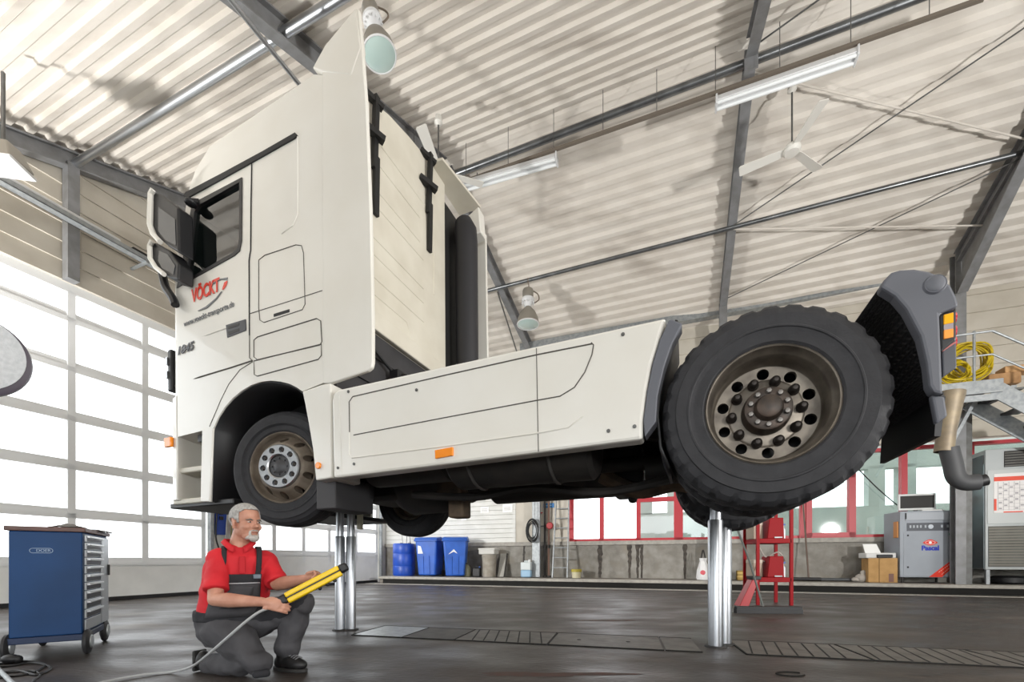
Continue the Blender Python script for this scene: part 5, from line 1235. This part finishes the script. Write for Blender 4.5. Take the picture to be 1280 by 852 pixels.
t = thing('keyboard', 'pale keyboard in front of the monitor on the tester cabinet', 'keyboard', p+Vector((0, 0, zt_))+WN*.12+WD*.1, -WANG)
b = MB(); b.bx(-.2, .2, -.07, .07, 0, .025); b.build('keyboard_case', M('keys_white', 'dadad8', .5), t, bevel=.005)
b = MB()
for i in range(10):
    for j in range(3): b.bx(-.185+i*.037, -.155+i*.037, -.05+j*.035, -.022+j*.035, .024, .032)
b.build('keys', M('keys_grey', 'b9babb', .5), t)
# machine cabinet
m_mach = M('machine_grey', 'aeb2b2', .45, .2, col2='a3a8a8', scale=2); m_machd = M('machine_side', '7d8689', .4, .4, col2='6d777b', scale=2)
m_grill = M('grille', '6b6a66', .6, .3, col2='5a5852', scale=3)
p, k, s_ = spot(1231.5, 1.0)
t = thing('air_unit', 'tall grey ventilation cabinet on legs at the right edge', 'ventilation cabinet', p, -WANG-.06)
zt_ = .76+138*p.y/F_PX-SL; Wm = 1.9; zl_ = .32; zm_ = (zt_-zl_)
b = MB(); b.bx(0, Wm, 0, .9, zl_, zt_); mc = b.build('casing', [m_mach], t, bevel=.01)
b = MB(); b.bx(-.012, .0, .03, .87, zl_+.03, zt_-.3); b.build('side_panel', m_machd, t)
b = MB(); b.bx(-.016, .0, .06, .84, zt_-.75, zt_-.1); b.build('side_grille', M('side_grille', '4c5153', .5, .3), t)
b = MB(); b.bx(.3, Wm-.03, -.014, 0, zt_-.4, zt_-.06); g = b.build('top_grille', m_dark, t)
b = MB()
for j in range(6): b.bx(.3, Wm-.03, -.03, -.014, zt_-.39+j*.055, zt_-.365+j*.055)
b.build('louvre', m_grill, g)
b = MB(); b.bx(.05, Wm-.03, -.014, 0, zl_+.06, zl_+zm_*.36); g = b.build('lower_grille', m_grill, t)
b = MB()
for j in range(14): b.bx(.05, Wm-.03, -.02, -.014, zl_+.09+j*.06, zl_+.115+j*.06)
b.build('louvre', M('louvre_olive', '7c7a70', .6, .3), g)
b = MB(); b.bx(.03, Wm-.03, -.012, 0, zl_+zm_*.38, zt_-.45); b.build('front_panel', M('machine_front', 'b9bdbc', .45, .1), t, bevel=.004)
for x, y in ((.03, .03), (Wm-.06, .03), (.03, .82), (Wm-.06, .82)):
    b = MB(); b.bx(x, x+.06, y, y+.06, 0, zl_); b.build('leg', m_galv, t)
t2 = thing('wall_planner', 'white wall planner with a red header on the ventilation cabinet', 'planner', Vector(p)+WD*.13-WN*.02+Vector((0, 0, zl_+zm_*.47)), -WANG-.06)
hp = zm_*.30
b = MB(); b.bx(0, 1.2, -.008, .0, 0, hp+.06); b.build('sheet', M('planner_white', 'e9e6e4', .6), t2)
b = MB(); b.bx(0, 1.2, -.012, -.008, hp-.10, hp-.01); b.bx(0, .04, -.012, -.008, .05, .3); b.bx(.15, .45, -.012, -.008, 0, .025); b.build('header', M('planner_red', 'e2553f', .6), t2)
b = MB()
for i in range(13): b.bx(.06+i*.085, .066+i*.085, -.0115, -.0105, .05, hp-.12)
for j in range(9): b.bx(.06, 1.16, -.0115, -.0105, .06+j*(hp-.2)/9, .064+j*(hp-.2)/9)
for i in range(13):
    for j in range(9):
        if (i*7+j*3) % 5 < 2: b.bx(.075+i*.085, .125+i*.085, -.0115, -.0105, .075+j*(hp-.2)/9, .105+j*(hp-.2)/9)
b.build('planner_grid', M('planner_grey', 'a7a3a6', .6), t2)
t, k = wt('spare_tyre', 1262, .6, 'black tyre lying under the ventilation cabinet', 'tyre')
b = MB(); b.lathe([(.12, .0), (.26, 0), (.3, .04), (.3, .14), (.26, .18), (.14, .18), (.12, .14)], n=30, closed=True); b.build('tyre_casing', m_black, t)
b = MB(); b.lathe([(0, .06), (.12, .06), (.13, .1), (.12, .12), (0, .12)], n=24); b.build('wheel_disc', m_dark, t)
t, k = wt('service_duct', 1200, .25, 'pair of grey service pipes between the tester and the ventilation cabinet', 'pipe')
b = MB(); b.bx(-5*k, 2*k, -.05, .05, 0, 4.2); b.build('pipe_duct', m_steel, t, bevel=.01)
b = MB(); b.cyl((4*k, 0, 0), (4*k, 0, 4.0), .03); b.build('pipe_run', m_galv, t)
s_, z_ = on_back(1191, 627, .55)
t = thing('switch_box', 'pale switch box with a red button above the tester cabinet', 'switch', W(on_back(1196, 627, .25)[0], .34, .76+73*W(s_, .3).y/F_PX), -WANG)
b = MB(); b.bx(-.09, .06, -.04, .03, -.12, .12); b.build('switch_case', M('switch_cream', 'cfc8b8', .5), t, bevel=.01)
b = MB(); b.cyl((-.03, -.04, .02), (-.03, -.07, .02), .035, n=16); b.build('push_button', m_red, t)
# ---- work gallery with stair, coiled hoses
yg = 8.6
gp = at(1181, 484, yg); zg_ = gp.z
t = thing('gallery', 'galvanised work gallery with railing and stair at the right edge', 'gallery', (gp.x, gp.y, 0), -WANG)
kk = yg/F_PX
Lp = 55*kk
b = MB(); b.bx(-.9, Lp, 0, 1.4, zg_-.06, zg_); b.bx(-.9, Lp, -.03, 0, zg_-.2, zg_+.06); b.build('deck', m_galv, t, bevel=.005)
b = MB(); b.bx(-.9, Lp-.1, -.02, .02, zg_-.34, zg_-.22); b.build('edge_beam', m_galv, t)
for x in (.98,):
    b = MB(); b.bx(x-.05, x+.05, 1.15, 1.25, 0, zg_-.06); b.build('gallery_leg', m_steel, t)
for x in (-.8, 1.1):
    b = MB(); b.bx(x-.04, x+.04, .1, 1.4, zg_-.2, zg_-.06); b.build('deck_bracket', m_galv, t)
b = MB(); b.bar((Lp-.5, .65, zg_-1.1), (Lp-.05, .65, zg_-.08), .06, .06); b.build('knee_brace', m_galv, t)
zr_ = zg_+1.0
b = MB(); b.tube([(-.9, 0, zr_), (Lp-.15, 0, zr_), (Lp+1.7, 0, zr_-1.35)], .022); b.build('handrail', m_galv, t)
b = MB(); b.tube([(-.9, 0, zg_+.55), (Lp-.15, 0, zg_+.55), (Lp+1.7, 0, zg_-.8)], .018); b.build('knee_rail', m_galv, t)
for x, dz in ((.45, 0), (Lp+.75, -.62)):
    b = MB(); b.cyl((x, 0, zg_+dz-.1), (x, 0, zr_+dz+.04), .022, n=12); b.build('railing_post', m_galv, t)
for y in (.02, .8):
    b = MB(); b.bar((Lp-.1, y, zg_-.12), (Lp+3.0, y, zg_-2.6), .03, .3); b.build('stringer', m_galv, t)
for j in range(7):
    b = MB(); x = Lp+.05+.36*j; z = zg_-.15-.288*j; b.bx(x, x+.28, .03, .8, z-.02, z+.02); b.build('stair_tread', m_steel, t)
m_hy = M('hose_yellow', 'c3a912', .45)
def coil(cpx, cpy, R_, n, lab, tilt, seed, yy):
    random.seed(seed); c0 = at(cpx, cpy, yy); b = MB()
    for j in range(n):
        r1, r2 = R_*(random.uniform(.78, 1.05)), R_*(random.uniform(.8, 1.08)); dx, dz, dy = random.uniform(-.04, .04), random.uniform(-.05, .05), random.uniform(-.12, .12); ph = random.uniform(-.3, .3)
        b.tube([(dx+r1*math.cos(a+ph), dy+.05*math.sin(2*a+j), dz+r2*math.sin(a)) for a in [2*PI*i/26 for i in range(26)]], .016, n=6, closed=True)
    o = b.build('hose_coil', m_hy); o.location = c0; o.rotation_euler = (0, tilt, -WANG); tag(o, lab, 'hose', 'yellow hoses on the gallery'); return o
coil(1210, 453, .37, 13, 'yellow hose coil standing on the gallery behind the railing post', 0, 5, 8.9)
coil(1192, 468, .22, 9, 'smaller yellow hose coil on the gallery, nearest the tail lamp', .3, 9, 8.8)
t = thing('timber_block', 'brown timber blocks lying on the gallery at the right edge', 'timber', at(1256, 476, 9.1)+Vector((0, 0, -.1)), -WANG)
b = MB(); b.bx(-.32, .2, -.12, .2, .0, .24); b.build('timber_piece', M('timber', 'b58d62', .8, col2='9c7650', scale=6), t, bevel=.02)
b = MB(); b.bx(-.05, .5, -.1, .2, .24, .38); b.build('timber_plank', M('timber_light', 'c79c6c', .8), t, bevel=.015)
# ---- exhaust extraction nozzle
en = at(1189, 540, 6.9); k = 6.9/F_PX
t = thing('exhaust_nozzle', 'hanging exhaust hose with a brass funnel and a black elbow', 'exhaust hose', en, -YAW)
b = MB(); b.lathe([(.17, 50*k), (.17, 46*k), (.16, 40*k), (.12, 0), (.125, -24*k), (.115, -24*k), (.11, 0), (.15, 46*k)], (-.06, 0, 0), (.10, 0, 1), 24, closed=True); b.build('funnel', M('funnel_brass', '8d8069', .5, .3, col2='75695a', scale=5), t)
b = MB(); b.tube(curve([(-.03, 0, -20*k), (.02, 0, -40*k), (.06, 0, -56*k), (.16, -.02, -64*k), (.32, -.04, -64*k)], 5), .125, n=18); b.build('elbow', M('elbow_rubber', '3d3e40', .6), t)
b = MB(); b.tube([(.3, -.04, -64*k), (.40, -.05, -62*k)], .09, n=16); b.build('clamp_end', m_black, t)
b = MB(); b.bar((-.06, .1, 46*k), (.5, 1.6, 46*k), .05, .05); b.build('hanger_arm', m_dark, t)
t = thing('wall_cable', 'dark cable drooping across the window behind the mudguard', 'cable', (0, 0, 0))
b = MB(); s0_, z0_ = on_back(1070, 583, .1); s1_, z1_ = on_back(1125, 634, .1); b.tube(curve([W(s0_, .1, z0_), W((s0_+s1_)/2, .1, (z0_+z1_)/2-.04), W(s1_, .1, z1_)]), .014); b.build('cable_run', m_cabk, t)
# ================================================================== the kneeling person
pbase = on_floor(305, 838)
man = thing('person', 'person kneeling on one knee in a red shirt and grey dungarees, holding a yellow remote', 'person', (pbase.x, pbase.y, 0))
MO = Vector((pbase.x, pbase.y, 0))
def J(px, py, Y): return at(px, py, Y)-MO
m_skin = M('skin', 'c4917a', .5, col2='b5806a', scale=14)
m_hair = M('hair_grey', 'b9b6b2', .7, col2='94918d', scale=60, bump=.4, bscale=180)
m_shirt = M('shirt_red', 'd21f2a', .75, col2='c01a26', scale=6, bump=.25, bscale=9)
m_over = M('dungaree_grey', '4b4a4d', .85, col2='3e3d40', scale=7, bump=.3, bscale=10)
m_overd = M('dungaree_black', '26262a', .85, bump=.25, bscale=11)
m_boot = M('boot_black', '1c1b1c', .5)
def remesh(b, name, mat, voxel, smooth=4, disp=0, parent=man, factor=.5):
    o = b.build(name, mat, parent, smooth=180)
    q = o.modifiers.new('union', 'REMESH'); q.mode = 'VOXEL'; q.voxel_size = voxel; q.use_smooth_shade = True
    if disp:
        tx = bpy.data.textures.new(name+'_folds', 'CLOUDS'); tx.noise_scale = .09; tx.noise_depth = 1
        d = o.modifiers.new('folds', 'DISPLACE'); d.texture = tx; d.strength = disp; d.mid_level = .5; d.texture_coords = 'LOCAL'
    q = o.modifiers.new('soften', 'SMOOTH'); q.iterations = smooth; q.factor = factor
    return o
def limb(b, pts, rs, n=16):
    P = [Vector(p) for p in pts]; b.tube(P, rs, n=n)
    for p, r in zip(P, rs): b.ell(p, (r, r, r), 14, 8)
# --- skeleton
Dt = Vector((.55, -.83, 0)).normalized(); Lt = Vector((-Dt.y, Dt.x, 0))
Csh = J(302, 697, 2.90); Cpel = J(289, 782, 2.97); Cw = J(293, 750, 2.95)
shR, shL = J(273, 699, 2.79), J(332, 700, 3.0)
elR, wrR = J(269, 749, 2.66), J(328, 752, 2.60)
elL, wrL = J(347, 730, 2.92), J(382, 723, 2.80)
hipR, hipL = J(279, 786, 2.88), J(301, 784, 3.02)
knR, anR = J(323, 829, 2.78), J(264, 829, 2.93)
knL, anL = J(378, 754, 2.97), J(357, 812, 3.0)
neck = J(299, 681, 2.89); hc = J(307.5, 653, 2.86)
# --- hands: palm, four fingers, thumb
def hand(b, c, d, nrm, side, curl, thumb, sc=1.0):
    d = Vector(d).normalized(); nrm = (Vector(nrm)-d*Vector(nrm).dot(d)).normalized(); s = d.cross(nrm).normalized()*side
    R = Matrix((d, s, nrm)).transposed()
    b.ell(c, (.05*sc, .042*sc, .017*sc), 16, 10, R)
    b.ell(c+d*.02, (.042*sc, .041*sc, .016*sc), 14, 8, R)
    lens = (.078, .088, .083, .066)
    for k in range(4):
        base = c + d*.038*sc + s*((1.5-k)*.0205*sc) - nrm*.002; dirn = d.copy(); p = base; pts = [base-d*.02, base]
        for q, (f, a) in enumerate(((.45, curl[0]), (.32, curl[1]), (.23, curl[2]))):
            ax = dirn.cross(-nrm if abs(dirn.dot(nrm)) < .99 else -d)
            ax = s.cross(d).dot(nrm)
            dirn = Matrix.Rotation(a*(1 if s.cross(d).dot(nrm) < 0 else 1), 3, (d.cross(-nrm)).normalized()) @ dirn
            p = p + dirn*lens[k]*f*sc; pts.append(p)
        limb(b, pts, [.0105*sc, .0105*sc, .0095*sc, .0088*sc, .0075*sc], 10)
    tb = c - d*.022*sc + s*.035*sc; t1 = tb + (Vector(thumb[0]).normalized())*.045*sc; t2 = t1 + (Vector(thumb[1]).normalized())*.034*sc
    limb(b, [tb, t1, t2], [.0155*sc, .0115*sc, .009*sc], 10)
# --- body: head, neck, trunk, arms, hands, legs as one surface
b = MB()
Dh = Vector((.90, -.43, -.02)).normalized(); Lh = Vector((-Dh.y, Dh.x, 0)).normalized(); Uh = Dh.cross(Lh)
RH = Matrix((Dh, Lh, Uh)).transposed()
def hp_(x, y, z): return hc + RH @ Vector((x, y, z))
def he(c, r, n=18, m=12): b.ell(hp_(*c), r, n, m, RH)
he((-.012, 0, .035), (.102, .078, .088), 24, 16)      # cranium
he((.03, 0, -.03), (.066, .064, .085)); he((.045, 0, -.085), (.05, .048, .036)); he((.082, 0, -.106), (.021, .026, .019))
he((.077, 0, .022), (.018, .05, .013)); he((.06, .036, -.03), (.032, .026, .026)); he((.06, -.036, -.03), (.032, .026, .026))
he((.093, 0, -.005), (.012, .011, .03)); he((.107, 0, -.026), (.019, .015, .013)); he((.093, .014, -.032), (.01, .009, .008)); he((.093, -.014, -.032), (.01, .009, .008))
he((.086, 0, -.062), (.014, .025, .006)); he((.085, 0, -.074), (.014, .022, .007))
he((.0, .03, -.05), (.06, .035, .05)); he((.0, -.03, -.05), (.06, .035, .05))
for sg in (1, -1):
    b.ell(hp_(-.008, sg*.078, -.008), (.02, .009, .034), 12, 8, RH @ Matrix.Rotation(sg*.35, 3, 'Z'))
    b.ell(hp_(-.004, sg*.078, -.034), (.012, .008, .014), 10, 6, RH)
limb(b, [hp_(-.025, 0, -.06), neck.lerp(hp_(-.02, 0, -.06), .4), neck+Vector((0, .005, -.04))], [.058, .06, .075])
b.ell(Csh+Vector((0, 0, -.06)), (.17, .1, .1), 16, 10, Matrix((Lt, Dt, Vector((0, 0, 1)))).transposed())
limb(b, [Csh+Vector((0, 0, -.08)), Cw, Cpel], [.10, .11, .11])
for sh, el, wr, sgn in ((shR, elR, wrR, 1), (shL, elL, wrL, -1)):
    limb(b, [Csh.lerp(sh, .5), sh, sh.lerp(el, .5), el], [.06, .052, .046, .042])
    limb(b, [el, el.lerp(wr, .3), el.lerp(wr, .75), wr], [.042, .046, .034, .0285])
for hp0, kn, an in ((hipR, knR, anR), (hipL, knL, anL)):
    limb(b, [hp0, kn, an], [.07, .05, .04])
hR = wrR + Vector((.055, -.005, -.008)); hL = wrL + Vector((.05, -.01, .022))
limb(b, [wrR, hR], [.027, .024]); limb(b, [wrL, hL], [.027, .024])
hand(b, hR, (.95, .05, -.22), (-.1, -.92, .35), 1, (.35, .6, .5), ((.8, .35, .5), (.95, .25, .15)))
hand(b, hL, (.88, -.22, .20), (-.28, .70, .66), -1, (.9, .9, .6), ((.8, -.5, .35), (.9, -.4, -.05)))
body = remesh(b, 'body', m_skin, .0042, 3)
# --- hair, beard, eyes
def cap(name, mat, keep, r, c, lift, sub=1):
    bb = MB(); n, m = 40, 28; rows = []
    for i in range(m+1):
        th = PI*i/m; row = []
        for j in range(n+1):
            ph = 2*PI*j/n; d = Vector((math.sin(th)*math.cos(ph), math.sin(th)*math.sin(ph), math.cos(th)))
            row.append((d, Vector((c[0]+d.x*r[0], c[1]+d.y*r[1], c[2]+d.z*r[2]))))
        rows.append(row)
    vs = {}
    for i in range(m):
        for j in range(n):
            q = [(i, j), (i, j+1), (i+1, j+1), (i+1, j)]
            if all(keep(rows[a][e][1]) for a, e in q):
                f = []
                for a, e in q:
                    if (a, e % n) not in vs: vs[(a, e % n)] = bb.v(hp_(*rows[a][e][1]))
                    if vs[(a, e % n)] not in f: f.append(vs[(a, e % n)])
                if len(f) > 2: bb.f(f)
    return bb.build(name, mat, man, smooth=180, solid=lift)
def hair_keep(p):
    x, y, z = p
    hl = .062 - .3*max(0, abs(y)-.03) if x > .03 else (.062 if x > .05 else -1)
    if x > .06: return z > .078
    if x > .02: return z > .034 + (x-.02)*1.05 or (abs(y) > .058 and z > -.008 and x < .04)
    if x > -.03: return z > .022 or (x > .004 and z > -.03)
    return z > -.055
cap('hair', m_hair, hair_keep, (.1055, .0815, .0925), (-.012, 0, .035), .007)
bb = MB()
bb.ell(hp_(.085, 0, -.104), (.026, .031, .025), 16, 10, RH); bb.ell(hp_(.091, 0, -.054), (.012, .026, .006), 14, 8, RH)
for sg in (1, -1): bb.ell(hp_(.083, sg*.027, -.078), (.012, .007, .026), 10, 8, RH); bb.ell(hp_(.066, sg*.034, -.1), (.026, .008, .014), 10, 8, RH)
remesh(bb, 'beard', M('beard_grey', 'c2bdb7', .8, col2='a09a94', scale=70, bump=.4, bscale=160), .004, 2)
for sg in (1, -1):
    bb = MB(); bb.ell(hp_(.082, sg*.031, .001), (.0105, .0125, .0055), 14, 8, RH); e_ = bb.build('eye', M('eye_white', 'c9bfb8', .3), man)
    bb = MB(); bb.ell(hp_(.0905, sg*.031, .001), (.0035, .006, .005), 10, 6, RH); bb.build('iris', M('iris_dark', '2b2320', .3), e_)
    bb = MB(); bb.tube([hp_(.088, sg*.012, .014), hp_(.091, sg*.03, .019), hp_(.078, sg*.052, .012)], [.004, .006, .003], n=8); bb.build('eyebrow', M('brow_grey', '6f675f', .8), man)
bb = MB(); bb.tube([hp_(.094, -.022, -.0675), hp_(.1005, 0, -.067), hp_(.094, .022, -.0675)], .0022, n=6); bb.build('mouth', M('mouth_dark', '7a453c', .6), man)
# --- shirt
RT = Matrix((Lt, Dt, Vector((0, 0, 1)))).transposed()
def ring_loft(b, specs, n=28):
    rings = []
    for c, a, d, tilt in specs:
        X = Lt; Yv = (Dt*math.cos(tilt)+Vector((0, 0, 1))*math.sin(tilt))
        rings.append(b.ring(c, X, Yv, a, d, n))
    for r0, r1 in zip(rings, rings[1:]): b.skin(r0, r1)
    b.f(rings[0][::-1]); b.f(rings[-1])
TOR = [(Cpel+Vector((0, 0, -.06)), .185, .15, 0), (Cpel+Vector((0, 0, .06)), .198, .165, 0), (Cw, .205, .172, 0), (Cw.lerp(Csh, .35), .205, .165, 0), (Cw.lerp(Csh, .65), .205, .15, 0),
       (Cw.lerp(Csh, .85), .20, .132, .1), (Csh+Vector((0, 0, .0)), .185, .11, .1), (Csh+Vector((0, 0, .035)), .13, .085, .1), (neck+Vector((0, 0, -.012)), .072, .07, .1)]
b = MB(); ring_loft(b, TOR[1:])
for sh, el, f in ((shR, elR, .78), (shL, elL, .95)):
    e_ = sh.lerp(el, f); b.ell(sh, (.072, .072, .066), 16, 10)
    limb(b, [Csh.lerp(sh, .55), sh, sh.lerp(e_, .5)], [.07, .07, .068]); b.tube([sh.lerp(e_, .4), e_], [.069, .072], n=20)
remesh(b, 'shirt', m_shirt, .007, 4, .022)
b = MB(); 
cc = neck+Vector((0, -.005, .012))
pts = []
for i in range(25):
    a = PI/2+.30+(2*PI-.60)*i/24; rr = Vector((0, 0, 0)) + Lt*(.078*math.cos(a)) + Dt*(.076*math.sin(a)+.006)
    pts.append(cc+rr+Vector((0, 0, .028-.055*max(0, math.sin(a))**2)))
rows = [pts, [cc+(p-cc)*1.28+Vector((0, 0, -.034)) for p in pts]]
b.grid(rows); b.build('collar', m_shirt, man, smooth=180, solid=.006)
b = MB(); c0 = Csh+Dt*.122; b.hexa([c0+Lt*x+Dt*y_+Vector((0, 0, z)) for z, y_ in ((-.10, .028), (.01, -.01)) for x, y_ in ((-.016, y_), (.016, y_), (.016, y_+.01), (-.016, y_+.01))]); b.build('placket', M('placket_red', 'b51823', .8), man, bevel=.003)
# --- dungarees
b = MB(); ring_loft(b, [(Cpel+Vector((0, 0, -.13)), .15, .12, 0), (Cpel+Vector((0, 0, -.05)), .20, .17, 0), (Cpel+Vector((0, 0, .06)), .208, .178, 0), (Cpel+Vector((0, 0, .105)), .212, .181, 0)])
limb(b, [hipR, hipR.lerp(knR, .5)+Vector((0, 0, .01)), knR+Vector((.0, 0, .005)), knR.lerp(anR, .35), knR.lerp(anR, .8), knR.lerp(anR, 1.02)], [.125, .112, .085, .08, .072, .062])
limb(b, [hipL, hipL.lerp(knL, .5), knL, knL.lerp(anL, .4), knL.lerp(anL, .92)], [.12, .102, .08, .083, .088])
remesh(b, 'dungarees', m_over, .008, 4, .03)
b = MB(); limb(b, [hipL.lerp(knL, .25)+Vector((0, -.01, .018)), hipL.lerp(knL, .6)+Vector((0, -.012, .018)), knL+Vector((-.012, -.012, .016))], [.098, .096, .076]); ring_loft(b, [(Cpel+Vector((0, 0, .045)), .212, .184, 0), (Cpel+Vector((0, 0, .115)), .214, .184, 0)])
remesh(b, 'dark_panel', m_overd, .008, 4, .02)
def front(x, z, off):                            # point on the chest surface
    P = [(s[0].z, s) for s in TOR]
    for (za, A), (zb, Bq) in zip(P, P[1:]):
        if za <= z <= zb or (A is TOR[-2]):
            q = 0 if zb == za else max(0, min(1, (z-za)/(zb-za))); c = A[0].lerp(Bq[0], q); a = A[1]+(Bq[1]-A[1])*q; d = A[2]+(Bq[2]-A[2])*q
            x_ = max(-.96, min(.96, x/a)); return c+Lt*x+Dt*(d*math.sqrt(1-x_*x_)+off)
    return Csh
zA_, zB2 = Cpel.z+.08, Cw.lerp(Csh, .62).z
def patch(x0, x1, z0, z1, off, name, mat, nx=12, nz=8, sol=.006, taper=0):
    b = MB(); b.grid([[front((x0+(x1-x0)*i/nx)*(1-taper*j/nz), z0+(z1-z0)*j/nz, off) for i in range(nx+1)] for j in range(nz+1)]); return b.build(name, mat, man, smooth=180, solid=sol)
patch(-.15, .15, zA_, zB2, .016, 'bib', m_over, taper=.18)
patch(-.125, .125, zB2-.05, zB2+.004, .021, 'bib_band', m_overd)
patch(-.122, .122, zB2-.057, zB2-.051, .023, 'bib_piping', M('piping_pale', 'b9b9bc', .7), nz=1, sol=.003)
patch(-.08, .09, zA_+.06, zB2-.075, .021, 'bib_pocket', m_over, sol=.004)
for sg in (1, -1):
    x0 = sg*.10
    P = [front(x0, zB2-.035, .026), front(x0*1.02, zB2+.03, .03), front(x0*1.0, Csh.z-.06, .03), front(x0*.98, Csh.z-.02, .022), Csh+Lt*(x0*.98)+Dt*.075+Vector((0, 0, .05)), Csh+Lt*(x0*.95)+Vector((0, 0, .075)), Csh+Lt*(x0*.85)-Dt*.09+Vector((0, 0, .03)), Csh+Lt*(x0*.5)-Dt*.155+Vector((0, 0, -.08))]
    C_ = curve(P, 5); rows = [[p-Lt*.016, p+Lt*.016] for p in C_]
    b = MB(); b.grid(rows); st_ = b.build('strap', m_overd, man, smooth=180, solid=.006)
    c0 = front(x0, zB2-.012, .032); b = MB(); b.box(c0, (.045, .012, .03), RT); b.build('buckle', M('buckle_grey', '5c6670', .4, .3), st_, bevel=.003)
# --- boots
b = MB(); toe = J(383, 823, 2.93); heel = J(343, 820, 3.02); d = (toe-heel); d.z = 0; d.normalize(); sd = Vector((-d.y, d.x, 0)); RB = Matrix((d, sd, Vector((0, 0, 1)))).transposed()
fc = Vector(((toe.x+heel.x)/2, (toe.y+heel.y)/2, 0))
b.ell(fc+d*.055+Vector((0, 0, .05)), (.085, .048, .042), 18, 10, RB); b.ell(fc+d*.0+Vector((0, 0, .06)), (.11, .045, .052), 18, 10, RB); b.ell(fc-d*.075+Vector((0, 0, .055)), (.055, .043, .052), 16, 10, RB); limb(b, [fc-d*.055+Vector((0, 0, .07)), fc-d*.05+Vector((0, 0, .16))], [.05, .052])
bt = remesh(b, 'boot', m_boot, .006, 3)
b = MB(); b.prism([(fc+d*(.145*math.cos(a))+sd*(.05*math.sin(a))).to_tuple()[:2] for a in [2*PI*i/28 for i in range(28)]], lambda x, y, w_: (x, y, w_), .0, .024); b.build('sole', M('sole_dark', '2b2a29', .7), bt, bevel=.005)
b = MB(); 
for k in range(4):
    c0 = fc+d*(.02+.018*k)+Vector((0, 0, .108-.006*k)); b.tube([c0-sd*.03, c0+Vector((0, 0, .008)), c0+sd*.03], .004, n=6)
b.build('laces', M('lace_grey', '77777a', .7), bt)
b = MB(); a0 = anR; dd = (anR-knR); dd.z = 0; dd.normalize(); s2 = Vector((-dd.y, dd.x, 0)); R2 = Matrix((dd, s2, Vector((0, 0, 1)))).transposed()
b.ell(a0+dd*.02+Vector((0, 0, .0)), (.06, .05, .06), 16, 10, R2); b.ell(Vector((a0.x, a0.y, .075))+dd*.075, (.045, .048, .07), 16, 10, R2); b.ell(Vector((a0.x, a0.y, .05))+dd*.03, (.06, .046, .045), 16, 10, R2)
bt2 = remesh(b, 'boot', m_boot, .006, 3)
b = MB(); q0 = Vector((a0.x, a0.y, 0))+dd*.115; b.box(q0+Vector((0, 0, .075)), (.022, .09, .14), R2); b.build('sole', M('sole_dark', '2b2a29', .7), bt2, bevel=.008)
b = MB(); b.box(knR+Vector((.035, -.03, -.052)), (.1, .09, .05), RT); b.build('knee_pad', m_overd, man, bevel=.02, seg=3)
# ================================================================== yellow remote with its lead
m_ry = M('remote_yellow', 'e8c214', .4); 
A_, B_ = at(358.5, 747.5, 2.63), at(425.5, 712.5, 2.72)
ax = (B_-A_); Lr = ax.length; ax.normalize(); vw = Vector((0, 1, 0)); vw = (vw-ax*vw.dot(ax)).normalized(); wd = ax.cross(vw).normalized()
if wd.z < 0: wd = -wd
remote = thing('remote_control', 'yellow lift remote with black ends held in both hands', 'remote control', A_)
RR = Matrix((ax, wd, vw)).transposed()
def rp_(x, y, z): return RR @ Vector((x, y, z))
for sg in (1, -1):
    b = MB(); b.hexa([rp_(x, sg*.0185+y, z) for z in (-.02, .022) for x, y in ((0, -.0165), (Lr, -.0165), (Lr, .0165), (0, .0165))]); b.build('yellow_bar', m_ry, remote, bevel=.009, seg=3)
b = MB(); b.hexa([rp_(x, y, z) for z in (-.017, .019) for x, y in ((.004, -.005), (Lr-.004, -.005), (Lr-.004, .005), (.004, .005))]); b.build('groove', m_black, remote)
b = MB(); b.hexa([rp_(x, y, z) for z in (-.022, .025) for x, y in ((Lr-.004, -.025), (Lr+.05, -.02), (Lr+.05, .03), (Lr-.004, .034))]); b.build('end_cap', m_black, remote, bevel=.012)
b = MB(); b.hexa([rp_(x, y, z) for z in (-.02, .04) for x, y in ((-.10, -.014), (.004, -.03), (.004, .034), (-.10, .026))]); b.build('grip', m_black, remote, bevel=.014)
for k in range(3):
    b = MB(); c0 = rp_(Lr*(.55+.14*k), -.04, .006); b.ell(c0, (.012, .012, .012), 10, 6); b.build('push_button', m_black, remote)
pts = [A_+rp_(-.07, -.015, .01), at(327, 763, 2.57), at(308, 776, 2.56), at(285, 796, 2.56), at(262, 816, 2.62), at(240, 832.5, 2.78)]
pts[-1].z = max(pts[-1].z, .02)
pts += [on_floor(215, 839.5, .012), on_floor(180, 843, .012), on_floor(140, 850, .012), on_floor(95, 860, .012)]
b = MB(); b.tube(curve(pts, 8), .0085, n=10); tag(b.build('remote_lead', M('lead_grey', '9fa0a0', .45)), 'grey lead running from the yellow remote down to the floor', 'cable')
